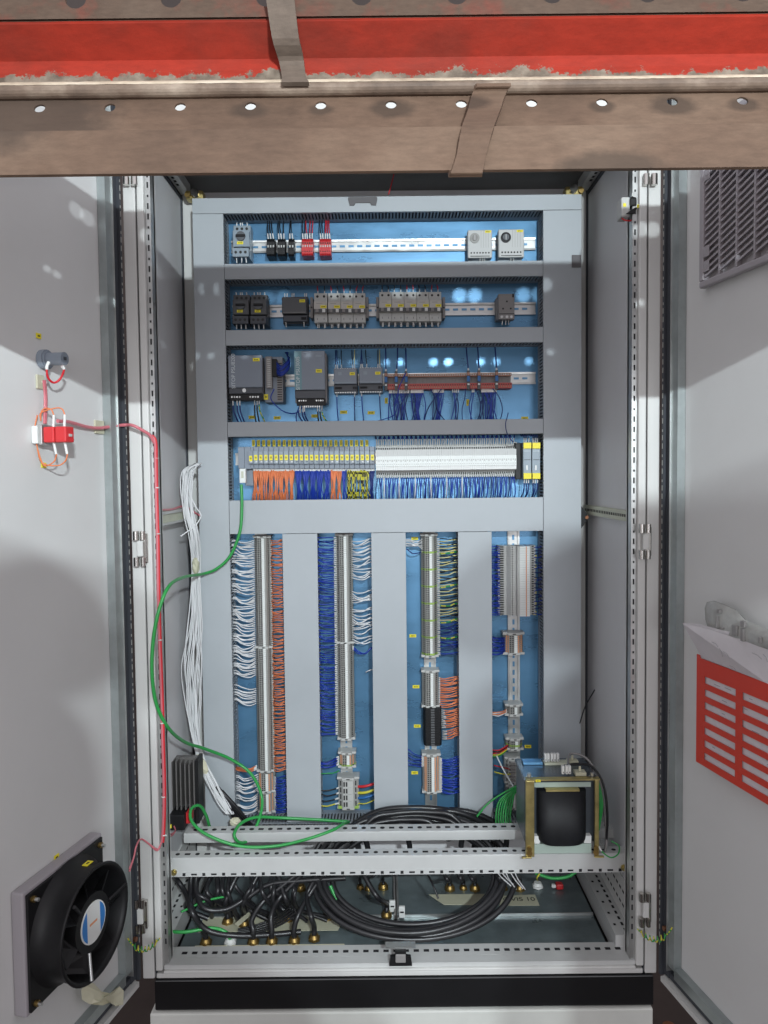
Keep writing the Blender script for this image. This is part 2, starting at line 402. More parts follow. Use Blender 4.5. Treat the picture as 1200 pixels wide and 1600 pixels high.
# hinges
def hinge(px, side, pys):
    s = 1 if side > 0 else -1
    for py in pys:
        p = U(px, py, -0.012)
        mb = MB()
        mb.box(p.x-0.002, p.x+0.012, -0.012, -0.001, p.z-0.034, p.z+0.034, M['chrome'], c=0.002)
        for dz in (-0.030, 0.030):
            mb.cyl((p.x-0.012, -0.016, p.z+dz-0.010), (p.x-0.012, -0.016, p.z+dz+0.010), 0.0065, M['chrome'], 10)
            mb.cyl((p.x+0.003, -0.016, p.z+dz-0.010), (p.x+0.003, -0.016, p.z+dz+0.010), 0.0055, M['chrome'], 10)
        mb.box(p.x-s*0.0-0.010, p.x-s*0.0+0.004, -0.020, -0.0125, p.z-0.018, p.z+0.018, M['ral'], c=0.002)
        cpart('hinge', mb)
hinge(222, -1, (857, 1430)); hinge(1010, 1, (846, 1420))
for px in (203, 1015):
    p = U(px, 281, -0.012); cpart('hinge', MB().cyl((p.x-0.008, -0.014, p.z-0.012), (p.x-0.008, -0.014, p.z+0.012), 0.007, M['chrome'], 10).cyl((p.x+0.01, -0.014, p.z-0.012), (p.x+0.01, -0.014, p.z+0.012), 0.007, M['chrome'], 10))
# ------------------------------------------------------------------ doors
DA = {-1: math.radians(13.0), 1: math.radians(11.5)}
DOOR = {}
def door(side):
    a = DA[side]
    u = Vector((side*math.sin(a), -math.cos(a), 0)); n = Vector((-side*math.cos(a), -math.sin(a), 0))
    p0 = Vector((XL0-0.003 if side < 0 else XR0+0.003, -0.013, ZB))
    rot = Matrix((u, n, Vector((0, 0, 1)))).transposed()     # local x = outward along the door, y = inner normal
    # side +1 gives a left-handed frame, so build with explicit world points
    def W(uu, nn, zz): return p0+u*uu+n*nn+Vector((0, 0, zz))
    DOOR[side] = (p0, u, n, W)
    def wbox(mb, u0, u1, n0, n1, z0, z1, mt):
        vs = [W(x, y, z) for x in (u0, u1) for y in (n0, n1) for z in (z0, z1)]
        mb.add(vs, [(0,1,3,2), (4,6,7,5), (0,4,5,1), (2,3,7,6), (0,2,6,4), (1,5,7,3)], mt)
    DOOR[(side, 'box')] = wbox
    H = ZT-ZB-0.004; WD = 0.60
    mb = MB()
    wbox(mb, 0.0, WD, -0.022, -0.020, 0.0, H, M['doorp'])          # skin
    wbox(mb, 0.0, 0.006, -0.0198, -0.010, 0.0, H, M['ral'])           # hinge side rim
    wbox(mb, 0.0125, WD, -0.0198, 0.006, 0.0, 0.012, M['ral'])
    wbox(mb, 0.0125, WD, -0.0198, 0.006, H-0.012, H, M['ral'])
    wbox(mb, WD-0.012, WD-0.0005, -0.0198, 0.006, 0.0125, H-0.0125, M['ral'])
    d = cpart('door', mb)
    mb = MB()
    wbox(mb, 0.0065, 0.030, -0.019, -0.004, 0.016, H-0.016, M['gasket'])
    wbox(mb, -0.002, 0.006, -0.0095, 0.0025, 0.010, H-0.010, M['gasket'])
    wbox(mb, 0.031, WD, -0.019, -0.006, 0.016, 0.030, M['gasket'])
    cpart('gasket', mb, d)
    mb = MB()
    wbox(mb, 0.032, 0.056, -0.019, 0.0, 0.050, H-0.016, M['zincdull'])
    wbox(mb, 0.0565, WD, -0.019, 0.0, 0.032, 0.056, M['zincdull'])
    wbox(mb, 0.0302, 0.0318, -0.019, 0.003, 0.036, H-0.016, M['zinc'])
    cpart('stiffening_rail', mb, d)
    mb = MB(); k = 0; z = 0.08
    while z < H-0.05:
        wbox(mb, 0.000, 0.003, 0.0026, 0.0030, z, z+(0.012 if k % 3 else 0.006), M['tgrey']); z += 0.019; k += 1
    cpart('gasket_pins', mb, d)
    return d
dl = door(-1); dr = door(1)
def DP(side, px, py, n=0.0):
    p0, u, nn, W = DOOR[side]
    return PL(px, py, p0+nn*n, nn)
def DL(side, P):
    p0, u, nn, W = DOOR[side]; d = P-p0; return d.dot(u), d.dot(nn), d.z

# ------------------------------------------------------------------ beams in front of the cabinet
def grunge(name, base, dark, light, sc1, rough=0.75, chips=None, edge=None):
    mt = bpy.data.materials.new(name); mt.use_nodes = True; nt = mt.node_tree; b = nt.nodes['Principled BSDF']
    N = nt.nodes.new; L = nt.links.new
    tc = N('ShaderNodeTexCoord')
    def noise(s, d=8, r=0.6, st=(1, 1, 1), off=(0, 0, 0)):
        mp = N('ShaderNodeMapping'); mp.inputs['Scale'].default_value = st; mp.inputs['Location'].default_value = off; L(tc.outputs['Object'], mp.inputs['Vector'])
        z = N('ShaderNodeTexNoise'); z.inputs['Scale'].default_value = s; z.inputs['Detail'].default_value = d; z.inputs['Roughness'].default_value = r
        L(mp.outputs['Vector'], z.inputs['Vector']); return z.outputs['Fac']
    def ramp(fac, stops):
        r = N('ShaderNodeValToRGB'); e = r.color_ramp.elements
        e[0].position = stops[0][0]; e[0].color = (*stops[0][1], 1); e[1].position = stops[-1][0]; e[1].color = (*stops[-1][1], 1)
        for p, c in stops[1:-1]:
            q = e.new(p); q.color = (*c, 1)
        L(fac, r.inputs['Fac']); return r.outputs['Color']
    def mix(f, a, c):
        x = N('ShaderNodeMix'); x.data_type = 'RGBA'; L(f, x.inputs[0]); L(a, x.inputs[6]); L(c, x.inputs[7]); return x.outputs[2]
    c = ramp(noise(sc1), [(0.25, dark), (0.5, base), (0.75, light)])
    fine = ramp(noise(sc1*7, 6, 0.7, (1, 3, 3)), [(0.30, (0, 0, 0)), (0.62, (1, 1, 1))])
    d2 = N('ShaderNodeMix'); d2.data_type = 'RGBA'; d2.blend_type = 'MULTIPLY'; d2.inputs[0].default_value = 0.25
    L(c, d2.inputs[6]); L(fine, d2.inputs[7]); c = d2.outputs[2]
    if chips:
        z0, zr, cc = chips     # paint is lost towards height z0 (object space), plus scattered chips
        sp = N('ShaderNodeSeparateXYZ'); L(tc.outputs['Object'], sp.inputs[0])
        mr = N('ShaderNodeMapRange'); mr.inputs['From Min'].default_value = z0; mr.inputs['From Max'].default_value = z0+zr
        mr.inputs['To Min'].default_value = 0.26; mr.inputs['To Max'].default_value = -0.04; L(sp.outputs['Z'], mr.inputs['Value'])
        ad = N('ShaderNodeMath'); ad.operation = 'ADD'; L(noise(17, 8, 0.78), ad.inputs[0]); L(mr.outputs['Result'], ad.inputs[1])
        st = ramp(ad.outputs[0], [(0.66, (0, 0, 0)), (0.68, (1, 1, 1))])
        bw = N('ShaderNodeRGBToBW'); L(st, bw.inputs[0])
        under = ramp(noise(40), [(0.35, cc[0]), (0.65, cc[1])])
        c = mix(bw.outputs[0], c, under)
    if edge:
        for (ex, ez, er, ec, sx) in edge:
            mp = N('ShaderNodeMapping'); mp.inputs['Location'].default_value = (-ex*sx, 0, -ez); mp.inputs['Scale'].default_value = (sx, 0, 1); L(tc.outputs['Object'], mp.inputs['Vector'])
            ln = N('ShaderNodeVectorMath'); ln.operation = 'LENGTH'; L(mp.outputs['Vector'], ln.inputs[0])
            ad = N('ShaderNodeMath'); ad.operation = 'MULTIPLY_ADD'; L(noise(30, 6), ad.inputs[0]); ad.inputs[1].default_value = er*1.0; L(ln.outputs['Value'], ad.inputs[2])
            mr = N('ShaderNodeMapRange'); mr.inputs['From Min'].default_value = er*1.15; mr.inputs['From Max'].default_value = er*1.62
            mr.inputs['To Min'].default_value = 0.72; mr.inputs['To Max'].default_value = 0.0; L(ad.outputs[0], mr.inputs['Value'])
            rgb = N('ShaderNodeRGB'); rgb.outputs[0].default_value = (*ec, 1)
            c = mix(mr.outputs['Result'], c, rgb.outputs[0])
    L(c, b.inputs['Base Color']); b.inputs['Roughness'].default_value = rough; b.inputs['Specular IOR Level'].default_value = 0.25
    bp = N('ShaderNodeBump'); bp.inputs['Strength'].default_value = 0.35; bp.inputs['Distance'].default_value = 0.002
    L(noise(60, 6, 0.7), bp.inputs['Height']); L(bp.outputs['Normal'], b.inputs['Normal'])
    return mt
def bz(py, b, px=600):
    """height at photo row py and distance b in front of the camera"""
    return U(px, py, -CAMD+b).z
HPX = [62+109.8*i for i in range(-3, 16)]
BX0, BX1 = -1.05, 1.05
Y_ = lambda b: -CAMD+b
hb = 0.992; zh = bz(165, hb)
hxs = [U(px, 165, Y_(hb)).x for px in HPX]
stains_and_patch = [(hxs[i], zh-0.006-bz(271, .864), (0.017, .012, .015, .010)[i % 4], (0.045, 0.031, 0.023), 0.55) for i in (6, 7, 8, 11, 12, 13)]
stains_and_patch += [(U(40, 190, Y_(1.0)).x, bz(185, 1.0)-bz(271, .864), 0.10, (0.045, 0.032, 0.025), 0.8), (U(955, 262, Y_(.87)).x, bz(268, .87)-bz(271, .864), 0.022, (0.05, 0.035, 0.026), 0.35)]  # large darker patch near the left end, small one at the bottom edge
stains_and_patch = [(e[0], e[1], e[2], e[3], e[4]) for e in stains_and_patch]
M['bbrown'] = grunge('rusty_brown_steel', (0.122, 0.076, 0.052), (0.080, 0.050, 0.035), (0.160, 0.106, 0.074), 5.5, edge=stains_and_patch)
M['bred'] = grunge('worn_red_paint', (0.28, 0.024, 0.012), (0.13, 0.026, 0.017), (0.33, 0.028, 0.014), 3.5, 0.6, chips=(bz(122, .99)-bz(125, .97), 0.030, ((0.085, 0.066, 0.05), (0.22, 0.18, 0.14))))
M['brust'] = grunge('rusted_top_steel', (0.085, 0.054, 0.038), (0.20, 0.034, 0.022), (0.105, 0.072, 0.052), 9.0)
M['blip'] = grunge('scraped_steel_edge', (0.17, 0.12, 0.09), (0.06, 0.042, 0.033), (0.40, 0.32, 0.25), 9.0, 0.6)
M['bcream'] = grunge('scraped_cream_edge', (0.50, 0.41, 0.31), (0.20, 0.14, 0.10), (0.62, 0.54, 0.44), 12.0, 0.6)  # cream colour stands in for the highlight along the lip
prof_low = [(Y_(.955), bz(205, .885)), (Y_(.885), bz(205, .885)), (Y_(.871), bz(248, .871)), (Y_(.864), bz(271, .864))]
beam = thing('formwork_beam', 'rusty brown steel beam with a row of holes hanging across the front of the cabinet', 'beam', (0, Y_(0.95), bz(271, .864)))
def bpart(root, name, mb):
    o = mb.build(name); o.data.transform(root.matrix_world.inverted()); o.parent = root
    return o
mb = MB(); mb.sheet(prof_low, BX0, BX1, -0.004, M['bbrown'])
o = bpart(beam, 'lower_flange', mb)
# holed web
def holed(root, name, pa, pb, hxs, t, rad, mt, th=0.004):
    pa = Vector((pa[0], pa[1])); pb = Vector((pb[0], pb[1]))
    mb = MB(); nn = 20; d = (pb-pa); L_ = d.length; dn = d.normalized(); nrm = Vector((d.y, -d.x)).normalized()
    def P(x, s, h): q = pa+dn*s+nrm*h; return (x, q.x, q.y)
    edges = [BX0]+[(hxs[i]+hxs[i+1])/2 for i in range(len(hxs)-1) if BX0 < (hxs[i]+hxs[i+1])/2 < BX1]+[BX1]
    cs = L_*t
    for a, b_ in zip(edges[:-1], edges[1:]):
        hx = [h for h in hxs if a < h < b_]
        if not hx:
            vs = [P(a, 0, 0), P(b_, 0, 0), P(b_, L_, 0), P(a, L_, 0)]; mb.add(vs, [(0, 1, 2, 3)], mt); continue
        hx = hx[0]; angs = [2*math.pi*i/nn for i in range(nn)]
        for q in ((a, 0), (b_, 0), (b_, L_), (a, L_)): angs.append(math.atan2(q[1]-cs, q[0]-hx) % (2*math.pi))
        angs = sorted(set(round(x, 6) for x in angs)); inner = []; outer = []
        for g in angs:
            cx, cz = math.cos(g), math.sin(g)
            ts = []
            if cx > 1e-9: ts.append((b_-hx)/cx)
            if cx < -1e-9: ts.append((a-hx)/cx)
            if cz > 1e-9: ts.append((L_-cs)/cz)
            if cz < -1e-9: ts.append((0-cs)/cz)
            tt = min(ts); outer.append((hx+cx*tt, cs+cz*tt)); inner.append((hx+cx*rad, cs+cz*rad))
        k = len(angs)
        for h in (0, -th):
            vs = [P(x, s, h) for x, s in inner]+[P(x, s, h) for x, s in outer]
            mb.add(vs, [(i, (i+1) % k, k+(i+1) % k, k+i) for i in range(k)], mt)
        vs = [P(x, s, 0) for x, s in inner]+[P(x, s, -th) for x, s in inner]
        mb.add(vs, [(i, (i+1) % k, k+(i+1) % k, k+i) for i in range(k)], mt)
    o = mb.build(name, fix=False); o.data.transform(root.matrix_world.inverted()); o.parent = root
    return o
pa = (Y_(.955), bz(205, .885)); pb = (Y_(1.003), bz(148, 1.003))
holed(beam, 'holed_web', pa, pb, hxs, (zh-pa[1])/(pb[1]-pa[1]), 0.0070, M['bbrown'], th=0.0025)
# red upper beam
rb = thing('formwork_beam', 'worn red painted steel beam with a scraped lower lip and a painted highlight at the very top', 'beam', (0, Y_(0.97), bz(125, .97)))
zl = bz(137, .995)
mb = MB(); lipr = 0.0098
lip = [(Y_(.995)+lipr*1.5*math.cos(t)*0.7, zl+lipr*math.sin(t)) for t in [math.radians(a) for a in range(-180, 180, 20)]]
mb.prism(lip, BX0, BX1, 'x', M['blip'])
bpart(rb, 'lip', mb)
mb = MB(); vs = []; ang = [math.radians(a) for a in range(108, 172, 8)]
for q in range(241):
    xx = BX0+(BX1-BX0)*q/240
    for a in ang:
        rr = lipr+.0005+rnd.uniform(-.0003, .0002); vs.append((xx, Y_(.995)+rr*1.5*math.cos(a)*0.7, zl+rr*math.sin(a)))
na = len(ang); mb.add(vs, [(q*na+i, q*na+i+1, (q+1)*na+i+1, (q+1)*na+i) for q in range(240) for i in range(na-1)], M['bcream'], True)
bpart(rb, 'painted_highlight', mb)  # thin strip that paints the bright line on top of the lip
mb = MB()
mb.sheet([(Y_(.990), bz(126, .990)), (Y_(.996), bz(108, .996)), (Y_(1.0), bz(90, 1.0)), (Y_(.970), bz(32, .970)), (Y_(.974), bz(28, .974))], BX0, BX1, -0.004, M['bred'])
_o = bpart(rb, 'red_web', mb)
hx2 = [U(px, 0, Y_(.98)).x for px in [121+148*i for i in range(-3, 12)]]
pa = (Y_(.974), bz(28, .974)); pb = (Y_(.985), bz(-48, .985))
holed(rb, 'top_flange', pa, pb, hx2, 0.40, 0.013, M['brust'])
# straps
def strap(label, pts, wd, mt, nm='strap_iron', th=0.006):
    """pts: (px, py, b) of the centre line, width in px at each"""
    mb = MB(); vs = []
    P = [U(px, py, Y_(b)) for px, py, b in pts]
    P = smooth(P, 4); k = len(P)
    ws = []
    for i in range(k):
        f = i/(k-1)*(len(wd)-1); j = min(int(f), len(wd)-2); ws.append(wd[j]+(wd[j+1]-wd[j])*(f-j))
    for i, p in enumerate(P):
        t = (P[min(i+1, k-1)]-P[max(i-1, 0)]).normalized()
        sx = Vector((1, 0, 0)); nn = sx.cross(t).normalized()
        if nn.y > 0: nn = -nn
        h = ws[i]*0.5*0.93/F
        for a, b_ in ((-h, 0), (h, 0), (h, -1), (-h, -1)):
            vs.append(p+sx*a+(nn*(-th) if b_ else Vector((0, 0, 0))))
    fs = []
    for i in range(k-1):
        for j in range(4): fs.append((i*4+j, i*4+(j+1) % 4, (i+1)*4+(j+1) % 4, (i+1)*4+j))
    fs += [(0, 1, 2, 3), ((k-1)*4+3, (k-1)*4+2, (k-1)*4+1, (k-1)*4)]
    mb.add(vs, fs, mt)
    o = mb.build(nm, origin=P[-1]); tag(o, label, 'strap'); return o
M['strap'] = grunge('dull_strap_steel', (0.135, 0.102, 0.080), (0.08, 0.058, 0.045), (0.18, 0.14, 0.11), 7.0)
strap('bent flat brown strap lying over the red beam', [(434, -40, .955), (438, 0, .955), (446, 60, .965), (455, 95, .985), (459, 118, .980), (461, 128, .976)], [44, 44, 42, 40, 38, 44], M['strap'])
strap('bent flat brown strap lying over the holed brown beam', [(772, 135, .968), (764, 146, .972), (756, 172, .938), (746, 200, .874), (737, 240, .859), (730, 266, .850), (727, 277, .856)], [54, 54, 50, 46, 42, 44, 48], M['bbrown'])
# ------------------------------------------------------------------ wiring ducts on the mounting plate
def comb_h(mb, x0, x1, z, up):
    """slotted wall lying along x at height z"""
    t = 0.0016
    mb.box(x0, x1, YM-0.022, YM, z-t/2, z+t/2, M['duct'])
    mb.box(x0, x1, YL+0.001, YL+0.007, z-t/2, z+t/2, M['duct'])
    x = x0+0.002
    while x < x1-0.004:
        mb.box(x, x+0.0048, YL+0.007, YM-0.022, z-t/2, z+t/2, M['duct']); x += 0.0094
def comb_v(mb, z0, z1, x):
    t = 0.0016
    mb.box(x-t/2, x+t/2, YM-0.022, YM, z0, z1, M['duct'])
    mb.box(x-t/2, x+t/2, YL+0.001, YL+0.007, z0, z1, M['duct'])
    z = z0+0.002
    while z < z1-0.004:
        mb.box(x-t/2, x+t/2, YL+0.007, YM-0.022, z, z+0.0048, M['duct']); z += 0.0094
def duct(x0, x1, z0, z1, horiz, label, cover=True, tab=None):
    t = thing('wiring_duct', label, 'cable duct', ((x0+x1)/2, YM, z0), 'slotted grey cable ducts on the mounting plate')
    def fin(mb, nm):
        o = mb.build(nm); o.data.transform(t.matrix_world.inverted()); o.parent = t; return o
    e = 0.001
    if cover:
        mb = MB(); mb.box(x0, x1, YL-0.002, YL, z0, z1, M['lid'], c=0.0012)
        if horiz:
            mb.box(x0, x1, YL-0.0006, YL+0.008, z1-0.0012, z1, M['lid']); mb.box(x0, x1, YL-0.0006, YL+0.008, z0, z0+0.0012, M['lid'])
        else:
            mb.box(x1-0.0012, x1, YL-0.0006, YL+0.008, z0, z1, M['lid']); mb.box(x0, x0+0.0012, YL-0.0006, YL+0.008, z0, z1, M['lid'])
        fin(mb, 'duct_lid')
    if horiz:
        for zz in (z0+0.003, z1-0.003):
            mb = MB(); comb_h(mb, x0, x1, zz, 1); fin(mb, 'slotted_wall')
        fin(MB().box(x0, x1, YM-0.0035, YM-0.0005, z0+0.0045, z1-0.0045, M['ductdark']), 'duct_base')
    else:
        for xx in (x0+0.003, x1-0.003):
            mb = MB(); comb_v(mb, z0, z1, xx); fin(mb, 'slotted_wall')
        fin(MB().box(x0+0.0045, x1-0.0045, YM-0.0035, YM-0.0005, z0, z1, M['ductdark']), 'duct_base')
    return t
def X(px, py, Y=None): return U(px, py, YL if Y is None else Y).x
def Z(px, py, Y=None): return U(px, py, YL if Y is None else Y).z
xa0, xa1 = X(311, 800), X(358, 800)            # left vertical duct
xb0, xb1 = X(849, 700), X(908, 700)            # right vertical duct
ztop0, ztop1 = Z(605, 331), Z(605, 307)
zbot = Z(500, 1284)
duct(xa0, xb1, ztop0, ztop1, True, 'topmost horizontal cable duct running over the full width')
duct(xa0, xa1, zbot-0.01, ztop0-0.001, False, 'tall cable duct along the left edge of the plate')
duct(xb0, xb1, 0.24, ztop0-0.001, False, 'tall cable duct along the right edge of the plate')
xi0, xi1 = xa1+0.001, xb0-0.001
for py0, py1, lb in ((410, 434, 'horizontal cable duct just under the thermostats row'), (513.5, 537.5, 'horizontal cable duct just under the row of circuit breakers'),
                     (657, 680, 'horizontal cable duct just under the power supplies'), (779.5, 832, 'widest horizontal cable duct across the middle of the plate')):
    duct(xi0, xi1, Z(600, py1), Z(600, py0), True, lb)
zv1 = Z(600, 832)-0.001
for pa_, pb_, lb in ((445, 499, 'vertical cable duct between orange wires and blue wires'), (582.5, 636, 'vertical cable duct between the second and third terminal columns'), (717, 769, 'vertical cable duct left of the tall white terminal column')):
    duct(X(pa_, 1060), X(pb_, 1060), zbot, zv1, False, lb)
duct(xi0, xi1, zbot-0.036, zbot-0.002, True, 'open slotted cable duct along the foot of the plate', cover=False)
# two small dark grey tabs on the duct covers, one of them notched
M['tab'] = mat('dull_clip_plastic', (0.13, 0.125, 0.13), 0.7)
s_ = (YL+CAMD)/F
p = U(567, 322, YL-.003); t = thing('lid_clip', 'dark grey notched clip on the topmost duct cover', 'tab', (p.x, YL-.003, p.z))
o = MB().prism([(-.040, .024), (-.040, .016), (-.036, .001), (-.024, .001), (-.020, .008), (.020, .008), (.024, .001), (.036, .001), (.040, .016), (.040, .024)], -.003, .0, 'y', M['tab']).build('clip_plate', t)
p = U(900, 418, YL-.003); t = thing('lid_clip', 'small dark grey clip on the edge of the right vertical duct', 'tab', (p.x, YL-.003, p.z))
o = MB().box(-.012, .0135, -.003, 0, 0, .034, M['tab'], .001).build('clip_plate', t)
# ------------------------------------------------------------------ DIN rails
def din(p0, p1, label, horiz=True):
    """p0,p1 world (x,z) centre line ends"""
    L_ = math.hypot(p1[0]-p0[0], p1[1]-p0[1])
    rot = Matrix.Identity(3) if horiz else Matrix.Rotation(math.radians(90), 3, 'Y')
    t = thing('mounting_rail', label, 'din rail', (p0[0], YM, p0[1]), 'slotted mounting rails', rot)
    mb = MB(); h = 0.0175
    mb.sheet([(-0.0075, -h), (-0.0075, -h+0.0045), (-0.0012, -h+0.0045), (-0.0012, h-0.0045), (-0.0075, h-0.0045), (-0.0075, h)], 0, L_, 0.001, M['zinc'])
    mb.build('rail_profile', t)
    mb = MB(); x = 0.012
    while x < L_-0.02:
        mb.box(x, x+0.015, -0.0036, -0.0030, -0.003, 0.003, M['plate']); x += 0.025
    o = mb.build('rail_slots', t)
    return t
def zc(py, Y=YM-0.01, px=600): return U(px, py, Y).z
rows = {1: zc(383), 2: zc(484), 3: zc(593), 4: zc(715)}
for k, lb in ((1, 'shiny slotted rail in the top row'), (2, 'slotted rail behind the beige circuit breakers'), (3, 'slotted rail behind the power supplies'), (4, 'slotted rail behind the row of grey modules and white relays')):
    din((xi0+0.004, rows[k]), (xi1-0.004, rows[k]), lb)
cols = {1: U(411, 1030, YM-0.01).x, 2: U(539, 1000, YM-0.01).x, 3: U(672, 1040, YM-0.01).x, 4: U(803, 1000, YM-0.01).x}
zt_, zb_ = zv1-0.004, zbot+0.002
for k, lb in ((1, 'vertical rail carrying the terminal column with white and orange wires'), (2, 'vertical rail carrying the terminal column with blue wires'), (3, 'vertical rail carrying the terminal column with striped wires'), (4, 'vertical rail behind the tall white terminal column, bare in its lower half')):
    din((cols[k], zt_), (cols[k], zb_ if k < 4 else 0.42), lb, False)

# ------------------------------------------------------------------ small shared builders
def child(root, name, mb, label=None):
    return mb.build(name, root, label)
def ytag(root, x, z, y, w_=0.012, h_=0.006, rot=0):
    mb = MB(); mb.box(x-w_/2, x+w_/2, y-0.0008, y, z-h_/2, z+h_/2, M['yel'])
    n = 3
    for i in range(n):
        a = x-w_*0.28+i*w_*0.2
        mb.box(a, a+w_*0.12, y-0.0010, y-0.0008, z-h_*0.18, z+h_*0.20, M['yelt'])
    return mb.build('label_tag', root)
TAGN = [0]
def plate_tag(px, py, label, w_=11, h_=5, Y=None, tall=False):
    Y = YM if Y is None else Y
    p = U(px, py, Y-0.001); s = (Y-CP.y)/F
    t = thing('label_tag', label, 'label', (p.x, Y, p.z-h_*s/2), 'yellow labels stuck on the plate')
    mb = MB(); a, b = w_*s/2, h_*s
    mb.box(-a, a, -0.0012, -0.0002, 0, b, M['yel'])
    for i in range(3):
        if tall: mb.box(-a*0.4, a*0.4, -0.0015, -0.0012, b*(0.25+0.2*i), b*(0.25+0.2*i)+b*0.1, M['yelt'])
        else: mb.box(-a*0.55+i*a*0.4, -a*0.55+i*a*0.4+a*0.22, -0.0015, -0.0012, b*0.3, b*0.7, M['yelt'])
    mb.build('tag_face', t)
    return t
WNAMES = {}
def WN(mt): return mt.name.split('.')[0].split('_', 1)[1].replace('sleeve_', '')+'_wire'
REST = {}
def wire(name, pts, r, mt, label, group=None, cat='wire', n=6, mats=None, seg=2, sub=5, sleeve=None, kind=None):
    P = smooth(pts, sub)
    if name == 'wire': name = 'striped_wire' if mats else WN(mt)
    if kind == 'rest':
        if mt.name not in REST: REST[mt.name] = MB()
        REST[mt.name].tube(P, r, mt, n)
        if sleeve: REST[mt.name].tube(P[:5], sleeve[2], M['white'], 6)
        return None
    mb = MB(); mb.tube(P, r, mt, n, mats, seg)
    o = mb.build(name, origin=P[0], fix=False); tag(o, label, cat, group)
    if sleeve:
        a, b, sr = sleeve
        for e in ([0] if a else [])+([1] if b else []):
            q = P if e == 0 else P[::-1]
            L_ = a if e == 0 else b
            acc = 0; S = [q[0]]
            for i in range(1, len(q)):
                acc += (q[i]-q[i-1]).length; S.append(q[i])
                if acc >= L_: break
            m2 = MB(); m2.tube(S, sr, M['white'], 6); s_ = m2.build('marker_sleeve', origin=P[0], fix=False)
            s_.parent = o; s_.location = (0, 0, 0)
    return o
# ------------------------------------------------------------------ people behind the camera (they shade the lower corners)
def person(x, y, head_z, label, arms, turn=0):
    """standing figure, feet on the floor; facing +Y"""
    zf = -0.15; H = head_z-zf; s = H/1.75
    V = [(0, 0, 0.95), (0, 0.0, 1.12), (0, 0, 1.28), (0, -0.01, 1.42), (0, 0.0, 1.50), (0, 0.02, 1.57), (0, 0.02, 1.67)]
    R_ = [(0.15, 0.11), (0.135, 0.10), (0.16, 0.11), (0.13, 0.10), (0.055, 0.055), (0.070, 0.085), (0.072, 0.09)]
    E = [(0, 1), (1, 2), (2, 3), (3, 4), (4, 5), (5, 6)]
    for sd in (-1, 1):
        b = len(V)
        V += [(sd*0.09, 0, 0.88), (sd*0.10, 0.02, 0.50), (sd*0.11, -0.01, 0.09), (sd*0.12, 0.14, 0.04)]
        R_ += [(0.09, 0.09), (0.06, 0.06), (0.045, 0.045), (0.04, 0.03)]
        E += [(0, b), (b, b+1), (b+1, b+2), (b+2, b+3)]
        b = len(V); e, h = arms
        V += [(sd*0.19, 0, 1.43), (sd*0.25, e[0], e[1]), (sd*(0.17 if h[0] > 0.2 else 0.25), h[0], h[1])]
        R_ += [(0.06, 0.06), (0.042, 0.042), (0.030, 0.030)]
        E += [(3, b), (b, b+1), (b+1, b+2)]
        for k, (dx, ln) in enumerate(((-0.03, 0.07), (-0.01, 0.085), (0.01, 0.08), (0.03, 0.065))):
            c = len(V); q = V[b+2]
            V += [(q[0]+dx, q[1]+0.05*(h[0] > .2), q[2]-0.06*(h[0] <= .2)), (q[0]+dx, q[1]+(0.05+ln)*(h[0] > .2), q[2]-(0.06+ln)*(h[0] <= .2)-0.01)]
            R_ += [(0.010, 0.010), (0.008, 0.008)]; E += [(b+2, c), (c, c+1)]
    me = bpy.data.meshes.new('person'); me.from_pydata([(v[0]*s, v[1]*s, v[2]*s) for v in V], E, [])
    o = bpy.data.objects.new('person', me); COL.objects.link(o)
    sk = o.modifiers.new('s', 'SKIN'); me.skin_vertices[0].data[0].use_root = True
    for i, r in enumerate(R_): me.skin_vertices[0].data[i].radius = (r[0]*s, r[1]*s)
    su = o.modifiers.new('u', 'SUBSURF'); su.levels = 2; su.render_levels = 2
    dg = bpy.context.evaluated_depsgraph_get()
    m2 = bpy.data.meshes.new_from_object(o.evaluated_get(dg)); bpy.data.objects.remove(o)
    o = bpy.data.objects.new('person', m2); COL.objects.link(o)
    m2.materials.clear(); m2.materials.append(M['cloth']); m2.materials.append(M['skin'])
    for p in m2.polygons:
        p.use_smooth = True; p.material_index = 1 if p.center.z > 1.50*s else 0
    o.location = (x, y, zf); tag(o, label, 'person'); o.rotation_euler = (0, 0, turn)
    hd = MB(); c = Vector((0, 0.02*s, 1.70*s))
    vs = []; fs = []
    for i in range(9):
        for j in range(16):
            th = math.pi*0.5*i/8; ph = 2*math.pi*j/16
            vs.append(c+Vector((0.083*math.cos(ph)*math.cos(th), 0.102*math.sin(ph)*math.cos(th), 0.075*math.sin(th)-0.01)))
    for i in range(8):
        for j in range(16): fs.append((i*16+j, i*16+(j+1) % 16, (i+1)*16+(j+1) % 16, (i+1)*16+j))
    hd.add(vs, fs, M['wblack'], True); h = hd.build('hair', o)
    return o
person(0.550, -CAMD-0.32, 1.735, 'person in dark work clothes standing to the right behind the phone', ((0.02, 1.10), (0.06, 0.86)), math.radians(90))
person(0.075, -CAMD-0.32, 1.668, 'person in dark work clothes holding the phone that takes the picture', ((0.06, 1.12), (0.30, 1.02)))
